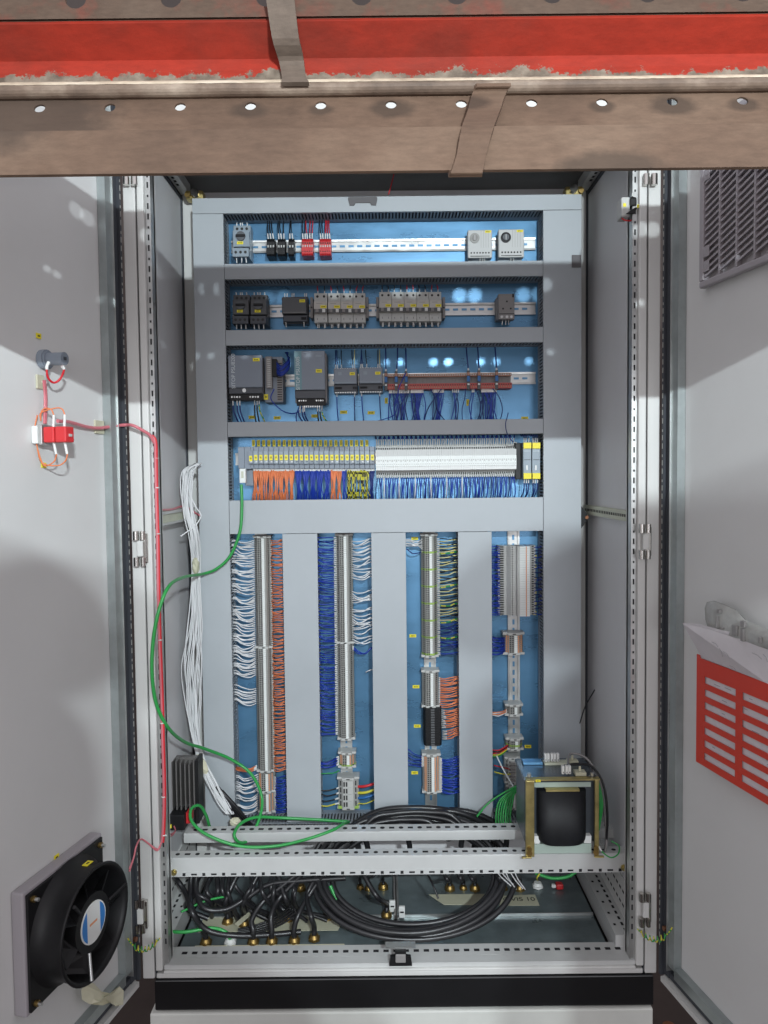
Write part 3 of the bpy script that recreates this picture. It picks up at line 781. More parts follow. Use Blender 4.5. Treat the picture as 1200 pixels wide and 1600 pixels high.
# ------------------------------------------------------------------ devices on the horizontal rails
def dims(px0, py0, px1, py1, d):
    """front-face rectangle in the photo -> x centre, z bottom, width, height on the plane YM-d"""
    Y = YM-d; cx, cy = (px0+px1)/2, (py0+py1)/2
    return U(cx, cy, Y).x, U(cx, py1, Y).z, U(px1, cy, Y).x-U(px0, cy, Y).x, U(cx, py0, Y).z-U(cx, py1, Y).z
def dev(name, label, cat, rect, d, group=None):
    x, z, w_, h = dims(*rect, d)
    t = thing(name, label, cat, (x, YM-0.0015, z), group); return t, w_, h, d-0.0015
def ferrules(root, xs, z0, z1, y, mt=None, r=0.0017, jit=0.0012):
    for x in xs:
        mb = MB(); mb.cyl((x, y, z0), (x+rnd.uniform(-jit, jit), y-0.002, z1), r, mt or M['white'], 6); mb.build('wire_ferrule', root)
def stubs(rect_list, colr, label, group): pass
GW = 'short wires rising into the slotted ducts'
def riser(x, y, z0, z1, mt, label, group=GW, dx=None, r=0.0015, sl=0.011, name='wire'):
    dx = rnd.uniform(-0.003, 0.003) if dx is None else dx
    s = 1 if z1 > z0 else -1
    return wire(WN(mt), [(x, y, z0), (x+dx*0.2, y-0.001, z0+s*0.010), (x+dx*0.8, y+0.004, z0+(z1-z0)*0.6), (x+dx, y+0.014, z1)], r, mt, label, group, sleeve=(sl, 0, r*1.25) if sl else None, sub=4)

def motor_breaker(label, rect, c1, c2, group='motor protection breakers with rotary knob'):
    t, w_, h, d = dev('motor_breaker', label, 'circuit breaker', rect, 0.074, group)
    a = w_/2
    child(t, 'body', MB().box(-a, a, -d*0.62, 0, 0, h, c1, 0.0015).box(-a*0.96, a*0.96, -d*0.86, -d*0.62, h*0.32, h*0.80, c1, 0.0015).box(-a*0.96, a*0.96, -d, -d*0.62, 0.0, h*0.26, c2, 0.0015))
    k = MB(); zc_ = h*0.62
    k.cyl((0, -d*0.86, zc_), (0, -d*0.94, zc_), w_*0.27, M['knob'], 14); k.box(-w_*0.28, w_*0.28, -d*1.0, -d*0.94, zc_-h*0.035, zc_+h*0.035, M['black'], 0.001)
    child(t, 'rotary_knob', k)
    m_ = MB()
    for i in (-1, 0, 1):
        m_.cyl((i*w_*0.28, -d-0.0006, h*0.13), (i*w_*0.28, -d+0.001, h*0.13), w_*0.085, M['hole'], 8)
        m_.cyl((i*w_*0.28, -d*0.62-0.0008, h*0.90), (i*w_*0.28, -d*0.62+0.001, h*0.90), w_*0.085, M['hole'], 8)
    child(t, 'terminal_screws', m_)
    child(t, 'recess', MB().box(-a*0.9, a*0.9, -d*0.63, -d*0.615, h*0.262, h*0.315, M['slot']))
    ytag(t, -w_*0.05, h*0.43, -d*0.865, w_*0.36, h*0.085)
    ferrules(t, [-w_*0.34, -w_*0.1, w_*0.02, w_*0.30], h*0.97, h*1.10, -d*0.5)
    ferrules(t, [-w_*0.28, 0, w_*0.28], -h*0.14, h*0.01, -d*0.8)
    return t
for rect, lb, c1, c2 in (((362, 347, 389, 401), 'light blue-grey motor breaker at the left end of the top row', M['devl'], M['devl']),
                         ((362, 457, 388, 506), 'dark motor breaker at the left end of the second row', M['mcbd'], M['devd']),
                         ((390, 457, 416, 506), 'dark motor breaker second from the left in the second row', M['mcbd'], M['devd'])):
    motor_breaker(lb, rect, c1, c2)
# small black and red fuse clusters in the top row
def clamp_block(label, rect, n, mt, group):
    t, w_, h, d = dev('clamp_block', label, 'terminal block', rect, 0.050, group)
    p = w_/n
    for i in range(n):
        x0 = -w_/2+i*p; mb = MB()
        mb.prism([(0, 0.001), (-d*0.9, 0.001), (-d, h*0.10), (-d, h*0.42), (-d*0.80, h*0.46), (-d*0.80, h*0.80), (-d*0.62, h), (0, h)], x0+0.0002, x0+p-0.0002, 'x', mt)
        mb.box(x0+p*0.25, x0+p*0.75, -d*0.82, -d*0.80, h*0.50, h*0.62, M['tgrey2'])
        mb.box(x0+p*0.25, x0+p*0.75, -d*0.82, -d*0.80, h*0.68, h*0.76, M['hole'])
        mb.box(x0+p*0.2, x0+p*0.8, -d*1.006, -d, h*0.2, h*0.24, M['hole'])
        mb.build('terminal', t)
    return t, w_, h, d
for rect, n, lb, mt, cols_ in (((416, 370, 428.5, 400), 3, 'black clamp block of three terminals, first of the black ones in the top row', M['black'], 'bbb'),
                     ((433, 370, 445, 400), 3, 'black clamp block of three terminals, second of the black ones in the top row', M['black'], 'bbb'),
                     ((450, 370, 459, 400), 2, 'narrow black clamp block of two terminals in the top row', M['black'], 'bb'),
                     ((471, 370, 489, 399), 5, 'red clamp block nearer the black blocks in the top row', M['red'], 'bbrrr'),
                     ((499, 370, 517, 399), 5, 'red clamp block on the side of the thermostats in the top row', M['red'], 'bbrrr')):
    t, w_, h, d = clamp_block(lb, rect, n, mt, 'small black and red clamp blocks')
    o = t.location
    for i, c in enumerate(cols_):
        x = o.x-w_/2+(i+0.5)*w_/n
        riser(x, o.y-d*0.7, o.z+h*0.97, Z(500, 341, YM-0.04), M['wblack'] if c == 'b' else M['wred'], ('black' if c == 'b' else 'red')+' wire rising from a small clamp block in the top row', 'wires above the small clamp blocks', dx=rnd.uniform(-0.007, 0.002), sl=0.012)
# thermostats
for rect, lb, kb in (((731, 359, 769, 403), 'light grey thermostat with grey dial, first of two at the end of the top row', M['tgrey']),
                     ((779, 358, 819, 402), 'light grey thermostat with black dial, last device of the top row', M['black'])):
    t, w_, h, d = dev('thermostat', lb, 'thermostat', rect, 0.050, 'thermostats in the top row')
    a = w_/2
    child(t, 'body', MB().box(-a*0.95, a*0.95, -d*0.5, 0, -h*0.06, h*0.97, M['devl'], 0.002).box(-a, a, -d, -d*0.5, 0.0, h, M['thermo'], 0.0025))
    kx, kz = -w_*0.22, h*0.70
    child(t, 'dial', MB().cyl((kx, -d, kz), (kx, -d-0.004, kz), w_*0.20, kb, 20).cyl((kx, -d-0.004, kz), (kx, -d-0.0065, kz), w_*0.12, M['devg'] if kb is M['tgrey'] else M['knob'], 16).box(kx-0.0008, kx+0.0008, -d-0.0072, -d-0.0065, kz-w_*0.1, kz+w_*0.1, M['thermo']))
    mb = MB()
    for i in range(7): mb.cyl((-a*0.72+i*a*0.24, -d-0.0004, h*0.18), (-a*0.72+i*a*0.24, -d+0.001, h*0.18), w_*0.035, M['hole'], 8)
    mb.box(-a*0.8, a*0.8, -d-0.0005, -d, h*0.05, h*0.075, M['hole'])
    for i in range(4): mb.box(a*(0.08+0.2*i), a*(0.10+0.2*i), -d-0.0004, -d, h*0.36, h*0.97, M['tgrey'])
    child(t, 'terminal_holes', mb)
    ytag(t, w_*0.33, h*0.93, -d, w_*0.24, h*0.085)
    n = 3 if '731' in str(rect) else 2
    ferrules(t, [w_*(0.0+0.1*i) for i in range(n)], -h*0.16, h*0.0, -d*0.8, M['tgrey2'])
# small logic / contactor module
t, w_, h, d = dev('control_relay', 'dark grey control module between motor breakers and beige circuit breakers', 'relay', (440, 460, 480, 503), 0.062)
a = w_/2
child(t, 'body', MB().box(-a, a, -d*0.55, 0, 0, h, M['devd'], 0.0015).box(-a*0.98, a*0.94, -d, -d*0.55, h*0.30, h*0.90, M['mcbd'], 0.002).box(-a*0.9, a*0.96, -d*0.85, -d*0.55, h*0.04, h*0.27, M['devd'], 0.001))
mb = MB()
for i in range(8): mb.box(-a*0.88+i*a*0.23, -a*0.88+i*a*0.23+a*0.12, -d*0.56, -d*0.55, h*0.92, h*0.98, M['devg'])
mb.box(a*0.5, a*0.9, -d*0.86, -d*0.85, h*0.10, h*0.2, M['slot']); mb.box(-a*0.9, a*0.8, -d*1.004, -d, h*0.34, h*0.36, M['devg'])
child(t, 'terminal_row', mb); ytag(t, a*0.62, h*0.76, -d, w_*0.22, h*0.10)
ferrules(t, [-a*0.85, -a*0.68, -a*0.28, -a*0.14, a*0.72, a*0.86], h*0.97, h*1.14, -d*0.45)
ferrules(t, [-a*0.72, a*0.68], -h*0.14, h*0.06, -d*0.7, M['zinc'])
# beige circuit breakers
def mcb(label, px0, px1, pole):
    t, w_, h, d = dev('circuit_breaker', label, 'circuit breaker', (px0, 455 if px0 < 585 else 453, px1, 503 if px0 < 585 else 501), 0.068, 'beige two-pole circuit breakers')
    a = w_/2
    child(t, 'body', MB().box(-a+0.0002, a-0.0002, -d*0.62, 0, 0, h, M['mcb'], 0.001).box(-a+0.0003, a-0.0003, -d*0.96, -d*0.62, h*0.30, h*0.68, M['mcb'], 0.001).box(-a+0.0003, a-0.0003, -d*0.78, -d*0.62, 0.001, h*0.299, M['tgrey2'], 0.001).box(-a+0.0003, a-0.0003, -d*0.72, -d*0.62, h*0.681, h*0.99, M['tgrey2'], 0.001))
    mb = MB(); mb.box(-a*0.98, a*0.98, -d*0.97, -d*0.96, h*0.30, h*0.43, M['mcbd'])
    child(t, 'toggle_slot', mb)
    for i in (-1, 1):
        child(t, 'toggle', MB().box(i*a*0.5-a*0.24, i*a*0.5+a*0.24, -d*1.03, -d*0.97, h*0.31, h*0.42, M['white'] if i > 0 else M['devg'], 0.0008))
    mb = MB()
    for i in (-1, 1):
        mb.cyl((i*a*0.5, -d*0.72-0.0004, h*0.88), (i*a*0.5, -d*0.70, h*0.88), w_*0.10, M['hole'], 8)
        mb.box(i*a*0.5-0.0012, i*a*0.5+0.0002, -d*0.785, -d*0.78, h*0.10, h*0.16, M['mcbd'])
    mb.box(-a*0.6, a*0.3, -d*0.965, -d*0.96, h*0.60, h*0.62, M['tgrey'])
    child(t, 'screw_holes', mb)
    ytag(t, a*0.45, h*0.50, -d*0.965, w_*0.46, h*0.085)
    ferrules(t, [-a*0.5, a*0.5], h*0.99, h*1.10, -d*0.5)
    ferrules(t, [-a*0.55, -a*0.35, a*0.45, a*0.6], -h*0.13, h*0.02, -d*0.55, M['zinc'])
    o = t.location
    for i in (-1, 1):
        c = rnd.choice(['b', 'b', 'r']); riser(o.x+i*a*0.5, o.y-d*0.5, o.z+h*1.08, Z(500, 443, YM-0.05), M['wblack'] if c == 'b' else M['wred'], ('black' if c == 'b' else 'dark red')+' wire feeding a beige circuit breaker from above', 'feed wires above the circuit breakers', sl=0)
names = ['first', 'second', 'third', 'fourth', 'fifth']
for i, (a, b) in enumerate(((490, 511), (512, 532), (532, 551.5), (551.5, 571))):
    mcb('%s beige circuit breaker of the shorter block of four' % names[i], a, b, 2)
for i in range(5):
    mcb('%s beige circuit breaker of the longer block of five' % names[i], 592.5+i*19.6, 592.5+(i+1)*19.6, 2)
for px, lb in ((487, 'before the first beige breaker'), (573.5, 'after the shorter breaker block'), (590, 'before the longer breaker block'), (693.5, 'after the longer breaker block')):
    t, w_, h, d = dev('end_clamp', 'grey rail end clamp '+lb, 'end clamp', (px-2.2, 464, px+2.2, 497), 0.042, 'rail end clamps')
    child(t, 'clamp_body', MB().box(-w_/2, w_/2, -d, 0, 0, h, M['devg'], 0.001)); child(t, 'clamp_screw', MB().cyl((0, -d-0.001, h*0.5), (0, -d, h*0.5), w_*0.3, M['hole'], 8))
# grey socket module
t, w_, h, d = dev('socket_module', 'brownish grey three-pin socket module near the end of the second row', 'socket', (779, 459, 804, 499), 0.062)
a = w_/2
child(t, 'body', MB().box(-a*1.1, a*0.9, -d*0.6, 0, h*0.05, h*0.95, M['devg'], 0.002).box(-a, a, -d, -d*0.6, 0, h, M['devg'], 0.0015))
mb = MB()
for x, z in ((0.02, 0.70), (-0.22, 0.42), (0.26, 0.42)): mb.cyl((x*w_, -d-0.0005, z*h), (x*w_, -d+0.001, z*h), w_*0.06, M['hole'], 10)
for x in (-0.3, 0.02, 0.3): mb.cyl((x*w_, -d-0.0008, 0.10*h), (x*w_, -d+0.001, 0.10*h), w_*0.085, M['zinc'], 10)
mb.box(-a*0.95, a*0.95, -d-0.0004, -d, h*0.2, h*0.23, M['hole']); mb.box(a*0.7, a*0.92, -d-0.001, -d, h*0.86, h*0.99, M['black'])
child(t, 'pin_holes', mb)
ferrules(t, [-w_*0.22, 0, w_*0.2], -h*0.16, 0, -d*0.7, M['zinc'])

# ---- third row: power supplies
def text_part(root, s, size, x, y, z, mt, rot90=True, name='lettering', th=0.0002):
    cu = bpy.data.curves.new('t', 'FONT'); cu.body = s; cu.size = size; cu.extrude = th; cu.align_x = 'CENTER'; cu.align_y = 'CENTER'
    ob = bpy.data.objects.new('t', cu); COL.objects.link(ob)
    bpy.context.view_layer.update()
    me = bpy.data.meshes.new_from_object(ob.evaluated_get(bpy.context.evaluated_depsgraph_get()))
    bpy.data.objects.remove(ob); bpy.data.curves.remove(cu)
    R_ = Matrix.Rotation(math.radians(90), 4, 'X')
    if rot90: R_ = Matrix.Rotation(math.radians(-90), 4, 'Y') @ R_
    me.transform(Matrix.Translation((x, y, z)) @ R_)
    me.materials.clear(); me.materials.append(mt)
    o = bpy.data.objects.new(name, me); COL.objects.link(o); o.parent = root; return o
t, w_, h, d = dev('power_supply', 'blue-grey power supply with pale lettering at the left end of the third row', 'power supply', (357, 555, 410, 627), 0.088)
a = w_/2
child(t, 'body', MB().box(-a, a, -d*0.85, 0, h*0.06, h*0.97, M['devg'], 0.002).box(-a, a, -d, -d*0.85, h*0.30, h, M['dev'], 0.002))
child(t, 'side_stripe', MB().box(-a*0.98, -a*0.42, -d*1.004, -d, h*0.31, h*0.99, M['dev']))
text_part(t, 'SITOP PSU8200', w_*0.155, -a*0.70, -d*1.010, h*0.655, M['txt'])
mb = MB(); mb.box(-a*0.99, a*0.99, -d*0.96, -d*0.85, h*0.17, h*0.295, M['devd'], 0.001); mb.box(-a*0.95, a*0.99, -d*0.92, -d*0.85, h*0.02, h*0.165, M['black'], 0.001)
child(t, 'terminal_section', mb)
mb = MB()
for i in list(range(4))+list(range(7, 11)): mb.cyl((-a*0.85+i*a*0.155, -d*0.925, h*0.10), (-a*0.85+i*a*0.155, -d*0.92, h*0.10), w_*0.028, M['white'] if i % 2 else M['zinc'], 8)
mb.cyl((-a*0.1, -d*0.97, h*0.24), (-a*0.1, -d*0.955, h*0.24), w_*0.06, M['zinc'], 8)
child(t, 'terminal_screws', mb)
ytag(t, a*0.66, h*0.90, -d*1.004, w_*0.20, h*0.07)
ferrules(t, [-a*0.8, -a*0.55, -a*0.4], -h*0.13, h*0.02, -d*0.88); ferrules(t, [a*0.48, a*0.62, a*0.74], -h*0.10, h*0.02, -d*0.88, M['zinc'])
o = t.location; P1 = (o.x, o.y, o.z, w_, h, d)
t, w2, h2, d2 = dev('buffer_module', 'narrow dark module with a connector strip right of the lettered power supply', 'module', (412, 556, 441, 628), 0.078)
b2 = w2/2
child(t, 'body', MB().box(-b2, b2, -d2*0.8, 0, 0, h2, M['dev'], 0.002))
child(t, 'vent_face', MB().box(b2*0.35, b2*0.98, -d2*0.815, -d2*0.8, h2*0.03, h2*0.92, M['devg']))
mb = MB(); mb.box(-b2*0.75, -b2*0.1, -d2*1.0, -d2*0.8, h2*0.30, h2*0.99, M['devg'], 0.001); mb.box(-b2*0.05, b2*0.45, -d2*1.05, -d2*0.8, h2*0.55, h2*0.93, M['black'], 0.001)
child(t, 'connector_strip', mb)
mb = MB()
for i in range(14): mb.box(-b2*0.6, -b2*0.25, -d2*1.01, -d2*1.0, h2*(0.33+i*0.045), h2*(0.33+i*0.045+0.02), M['tgrey2'])
child(t, 'clamp_levers', mb)
mb = MB(); 
for i in range(16): mb.box(b2*0.4, b2*0.9, -d2*0.83, -d2*0.815, h2*(0.06+i*0.052), h2*(0.06+i*0.052+0.018), M['slot'])
child(t, 'vents', mb)
ytag(t, -b2*0.85, h2*0.12, -d2*0.83, w2*0.22, h2*0.12)
o2 = t.location
for i in range(9):
    z0 = o2.z+h2*(0.60+0.037*i)
    wire('wire', [(o2.x+b2*0.3, o2.y-d2*1.0, z0), (o2.x+b2*1.0+rnd.uniform(-.002, .002), o2.y-d2*1.12, z0-0.006-i*0.0012), (o2.x+b2*1.7+rnd.uniform(-.003, .003), o2.y-d2*0.95, z0+0.006+0.0012*(9-i)), (o2.x+b2*1.5, o2.y-d2*0.7, o2.z+h2*1.0+0.002), (o2.x+b2*1.2+0.001*i, o2.y-d2*0.5, o2.z+h2*1.12)],
         0.0016, M['wblue'] if i % 4 else M['wdblue'], 'blue wire of the fan leaving the narrow dark module', 'blue wires fanning out of the narrow module')
wire('wire', [(o2.x+b2*0.1, o2.y-d2*1.0, o2.z+h2*0.28), (o2.x-b2*0.2, o2.y-d2*1.1, o2.z+h2*0.05), (o2.x+b2*1.0, o2.y-d2*1.0, o2.z-h2*0.20), (o2.x+b2*2.2, o2.y-d2*0.7, o2.z-h2*0.24), (o2.x+b2*3.0, o2.y-d2*0.8, o2.z-h2*0.12), (o2.x+b2*2.8, o2.y-d2*0.5, o2.z-h2*0.02), (o2.x+b2*2.3, o2.y-d2*0.5, o2.z-h2*0.25), (o2.x+b2*2.3, o2.y-d2*0.5, o2.z-h2*0.42)], 0.0016, M['wblue'], 'single blue wire looping down beside the narrow dark module')
t, w_, h, d = dev('power_supply', 'taller power supply with a teal stripe and pale lettering in the third row', 'power supply', (460, 548, 508, 636), 0.090)
a = w_/2
child(t, 'body', MB().box(-a, a*1.08, -d*0.85, 0, h*0.08, h*0.97, M['devg'], 0.002).box(-a, a, -d, -d*0.85, h*0.305, h, M['dev'], 0.002))
child(t, 'side_stripe', MB().box(-a*0.99, -a*0.52, -d*1.004, -d, h*0.31, h*0.995, M['teal']))
text_part(t, 'SITOP PSU300S', w_*0.165, -a*0.755, -d*1.010, h*0.60, M['txt'])
child(t, 'terminal_section', MB().box(-a*0.99, a*0.99, -d*0.95, -d*0.85, h*0.16, h*0.30, M['devd'], 0.001).box(-a*0.9, a*0.99, -d*0.90, -d*0.85, h*0.03, h*0.155, M['black'], 0.001))
mb = MB()
for i in list(range(4))+list(range(8, 12)): mb.cyl((-a*0.72+i*a*0.14, -d*0.905, h*0.12), (-a*0.72+i*a*0.14, -d*0.90, h*0.12), w_*0.028, M['white'] if i % 2 else M['zinc'], 8)
for i in range(9): mb.box(-a*0.4+i*a*0.12, -a*0.4+i*a*0.12+a*0.06, -d*0.90, -d*0.85, 0, h*0.03, M['zinc'])
child(t, 'terminal_screws', mb); ytag(t, a*0.60, h*0.64, -d*1.004, w_*0.20, h*0.06)
child(t, 'print', MB().box(a*0.4, a*0.8, -d*1.005, -d, h*0.89, h*0.92, M['devl']))
ferrules(t, [-a*0.7, -a*0.5, -a*0.4], -h*0.09, h*0.03, -d*0.86); ferrules(t, [a*0.45, a*0.6, a*0.74], -h*0.08, h*0.03, -d*0.86, M['zinc'])
o = t.location; P2 = (o.x, o.y, o.z, w_, h, d)
zd3 = Z(500, 661)-0.0
def downw(x, y, z0, z1, dx, mt, label, group, sl=0.0, r=0.0017, mats=None):
    wire('wire', [(x, y, z0), (x+dx*0.25, y-0.004, z0+(z1-z0)*0.35), (x+dx*0.9, y+0.006, z0+(z1-z0)*0.75), (x+dx, y+0.03, z1)], r, mt, label, group, sleeve=(sl, 0, r*1.3) if sl else None, sub=4, mats=mats, seg=1)
for (ox, oy, oz, ww, hh, dd), lb in ((P1, 'lettered'), (P2, 'teal-striped')):
    for f, dx, mm, cn in ((-0.40, 0.012, 'wdblue', 'dark blue'), (-0.28, 0.010, 'wdblue', 'dark blue'), (-0.20, 0.010, 'wdblue', 'dark blue'), (0.24, 0.001, 'wblack', 'black'), (0.31, 0.004, 'wblack', 'black')):
        downw(ox+f*ww, oy-dd*0.88, oz-hh*0.08, zd3-0.004, dx, M[mm], cn+' wire hanging from the %s power supply' % lb, 'wires under the power supplies', r=0.0022)
    downw(ox+0.37*ww, oy-dd*0.88, oz-hh*0.08, zd3-0.004, 0.014, M['wgreen'], 'green and yellow earth wire under the %s power supply' % lb, 'wires under the power supplies', r=0.002, mats=[M['wgreen'], M['wyel']])
# relay modules
for rect, lb in (((521, 573, 558, 614), 'first of two dark relay modules after the power supplies'), ((560.5, 572, 598, 613), 'dark relay module next to the brown relay socket row')):
    t, w_, h, d = dev('relay_module', lb, 'relay', rect, 0.070, 'dark relay modules in the third row')
    a = w_/2
    child(t, 'body', MB().box(-a, a, -d*0.7, 0, h*0.02, h*0.99, M['dev'], 0.0015).box(-a*0.97, a*0.97, -d, -d*0.7, h*0.34, h*0.93, M['dev'], 0.002).box(-a, a, -d*0.88, -d*0.7, h*0.08, h*0.33, M['devd'], 0.001))
    mb = MB()
    for i in range(9): mb.box(-a*0.9+i*a*0.205, -a*0.9+i*a*0.205+a*0.11, -d*0.72, -d*0.7, h*0.94, h*0.985, M['white']); mb.box(-a*0.9+i*a*0.205, -a*0.9+i*a*0.205+a*0.11, -d*0.72, -d*0.7, h*0.02, h*0.07, M['zinc'])
    mb.box(a*0.62, a*0.78, -d*0.885, -d*0.88, h*0.15, h*0.25, M['slot']); mb.box(a*0.82, a*0.96, -d*0.885, -d*0.88, h*0.15, h*0.25, M['slot']); mb.box(-a*0.9, -a*0.3, -d*0.885, -d*0.88, h*0.16, h*0.24, M['slot'])
    mb.box(-a*0.9, a*0.9, -d*1.004, -d, h*0.38, h*0.41, M['devl']); mb.box(-a*0.6, -a*0.3, -d*1.004, -d, h*0.68, h*0.8, M['devl'])
    child(t, 'terminal_row', mb); ytag(t, a*0.60, h*0.73, -d, w_*0.22, h*0.11)
    ferrules(t, [-a*0.85, -a*0.7, -a*0.35, a*0.6, a*0.75], h*0.98, h*1.14, -d*0.55)
    ferrules(t, [-a*0.78, a*0.74], -h*0.12, h*0.03, -d*0.6, M['white'])
    o = t.location
    for f, cc in ((-0.85, 'wdblue'), (-0.7, 'wdblue'), (-0.35, 'wblack'), (0.6, 'wblack'), (0.75, 'wbuff')):
        riser(o.x+f*a, o.y-d*0.55, o.z+h*1.12, Z(500, 545, YM-0.05), M[cc], {'wdblue': 'dark blue', 'wblack': 'black', 'wbuff': 'buff'}[cc]+' wire above the dark relay modules', 'wires above the dark relay modules', sl=0)
    for f, cc in ((-0.78, 'wblue'), (0.72, 'wdblue')):
        downw(o.x+f*a, o.y-d*0.6, o.z-h*0.10, zd3-0.004, rnd.uniform(0, .004), M[cc], 'blue wire dropping below the dark relay modules', 'wires below the dark relay modules')
# brown relay socket row
t, w_, h, d = dev('relay_socket_row', 'long row of brown and red relay sockets on the third rail', 'relay sockets', (604, 583, 800, 607), 0.046)
n = 54; p = w_/n
ms = None; ms2 = None
for i in range(n):
    if ms is None:
        mb = MB(); mb.box(0.0002, p-0.0002, -d*0.85, -0.001, h*0.80, h*1.0, M['brown']); mb.box(0.0002, p-0.0002, -d*0.55, -0.001, h*0.30, h*0.79, M['devg']); mb.box(0.0002, p-0.0002, -d, -0.001, -h*0.02, h*0.34, M['redbr'])
        mb.box(p*0.25, p*0.75, -d*0.862, -d*0.85, h*0.86, h*0.95, M['tgrey2']); mb.box(p*0.25, p*0.75, -d*1.012, -d, h*0.04, h*0.16, M['brown']); mb.box(p*0.3, p*0.7, -d*1.012, -d, h*0.20, h*0.27, M['hole']); ms = mb.mesh('relay_socket')
    obj_from_mesh('relay_socket', ms, t, (-w_/2+i*p, 0, 0))
clipx = []
for px in (603, 619, 634.5, 731.5, 748, 775.5):
    x = U(px, 595, YM-d).x; clipx.append(x)
    mb = MB(); xx = x-t.location.x
    mb.box(xx-0.0042, xx+0.0042, -d*1.12, -d*1.02, -h*0.1, h*1.15, M['mcbd'], 0.001); mb.box(xx-0.0044, xx+0.0044, -d*1.2, -d*1.12, h*0.42, h*0.78, M['bluep'], 0.001); mb.box(xx-0.0036, xx+0.0036, -d*1.16, -d*1.12, h*0.82, h*1.02, M['brown'], 0.001); mb.box(xx-0.0030, xx+0.0030, -d*1.16, -d*1.12, h*0.2, h*0.3, M['white'])
    child(t, 'blue_clamp', mb)
o = t.location
for k, x in enumerate(clipx):
    riser(x+rnd.uniform(-.001, .001), o.y-d*1.1, o.z+h*1.15, Z(600, 543, YM-0.05), M['wdblue'], 'dark blue wire dropping from the duct to a blue clamp', 'dark blue wires above the relay sockets', dx=[0, .004, .0, -.004, -.002, -.002][k], r=0.0021, sl=0.006)
gbl = 'blue wires hanging below the relay sockets'
for (a, b, n_) in ((607, 640, 15), (642, 662, 14), (676, 694, 9), (706, 718, 4), (737, 742, 2), (752, 776, 17)):
    mid = (a+b)/2
    for i in range(n_):
        x0 = U(a+(b-a)*(i+0.5)/n_, 607, YM-d).x
        x1 = U(mid+(b-a)*0.75*((i+0.5)/n_-0.5)*rnd.uniform(0.2, 1.7)+rnd.uniform(-7, 5), 660, YM-d).x
        bw = rnd.uniform(-0.012, 0.012)
        wire('wire', [(x0, o.y-d*0.8, o.z-0.001), (x0+rnd.uniform(-.001, .001), o.y-d*0.95, o.z-0.012), ((x0+x1)/2+bw, o.y-d*0.9, (o.z+zd3)/2), (x1+bw*0.4, o.y-d*0.8, zd3+0.010), (x1, o.y-d*0.5, zd3-0.006)], 0.0014, M['wblue'] if rnd.random() < 0.7 else M['wdblue'],
             'blue wire hanging from the brown relay socket row', gbl, sleeve=(0.010, 0, 0.0018), sub=4)
for px0, pxm, px1 in ((727, 722, 723), (742, 751, 744), (770, 785, 780), (690, 668, 662), (672, 683, 699)):
    wire('wire', [tuple(U(px0, 607, YM-d)), tuple(U((px0+pxm)/2+2, 620, YM-d-.006)), tuple(U(pxm, 640, YM-d-0.004)), tuple(U(px1, 662, YM-d+.01))], 0.0014, M['wdblue'], 'stray dark blue wire bowing out below the relay sockets', 'stray wires below the relay sockets')
wire('wire', [tuple(U(585, 659, YM-.05)), tuple(U(600, 655, YM-.06)), tuple(U(618, 645, YM-.07)), tuple(U(622, 612, YM-.07)), tuple(U(628, 595, YM-.07)), tuple(U(634, 583, YM-.06))], 0.0014, M['wblue'], 'blue wire crossing in front of the relay sockets to the duct', None)
# ---- fourth row
t, w_, h, d = dev('controller_head', 'blue-grey head module with a green cable plugged in below', 'controller', (372, 698, 387, 733), 0.072)
a = w_/2
child(t, 'body', MB().box(-a, a*1.5, -d*0.9, 0, 0, h, M['dev'], 0.0015).box(-a, a*0.3, -d, -d*0.9, h*0.04, h*0.98, M['dev'], 0.001).box(0, a*2.6, -d*0.6, 0, -h*0.75, -h*0.002, M['dev'], 0.0015))
child(t, 'bus_plug', MB().box(-a*0.7, a*0.6, -d*1.12, -d*0.86, -h*0.62, h*0.02, M['marker'], 0.002))
child(t, 'plug_window', MB().box(-a*0.3, a*0.2, -d*1.13, -d*1.12, -h*0.4, -h*0.1, M['strip']))
headpos = t.location.copy()
ORD = 'zeroth first second third fourth fifth sixth seventh eighth ninth tenth eleventh twelfth thirteenth fourteenth fifteenth sixteenth seventeenth eighteenth nineteenth twentieth twenty-first twenty-second twenty-third twenty-fourth'.split()
n = 25
for i in range(n):
    px0 = 387.5+i*7.92; px1 = px0+7.8
    if i == 0: lb = 'interface module at the left end of the row of grey modules'
    elif i == 1: lb = 'grey module next to the interface module'
    elif i == n-1: lb = 'last grey module before the white relay row'
    else: lb = '%s slim grey module from the left end of the long row' % ORD[i]
    t, w_, h, d = dev('signal_module', lb, 'signal module', (px0, 697.5-i*0.02, px1, 732.5), 0.074, 'slim blue-grey signal modules in one long row')
    a = w_/2-0.0003
    child(t, 'body', MB().box(-a, a, -d*0.62, 0, 0, h, M['dev'], 0.0005).box(-a, a, -d, -d*0.62, h*0.22, h*0.80, M['devl' if i % 2 else 'dev'], 0.0008).box(-a, a, -d*0.85, -d*0.62, 0.0005, h*0.215, M['dev'], 0.0006).box(-a, a, -d*0.82, -d*0.62, h*0.805, h*0.99, M['dev'], 0.0006))
    if i > 0:
        child(t, 'print_field', MB().box(-a*0.55, a*0.65, -d*1.004, -d, h*0.66, h*0.76, M['devl']))
    ytag(t, a*0.1, h*(0.50 if i else 0.46), -d, w_*0.62, h*0.24)
    child(t, 'status_light', MB().box(-a*0.1, a*0.7, -d*1.006, -d, h*0.29, h*0.33, M['white'] if (i < 9 or i in (16, 17, 20, 22, 23)) else M['devd']))
# colour tags hanging above the modules
for i in range(23):
    px = 396+i*8.05
    plate_tag(px, 692.5, '%s yellow tag from the left above the grey modules' % ORD[i+1], 4.6, 10, Y=YM-0.035, tall=True)
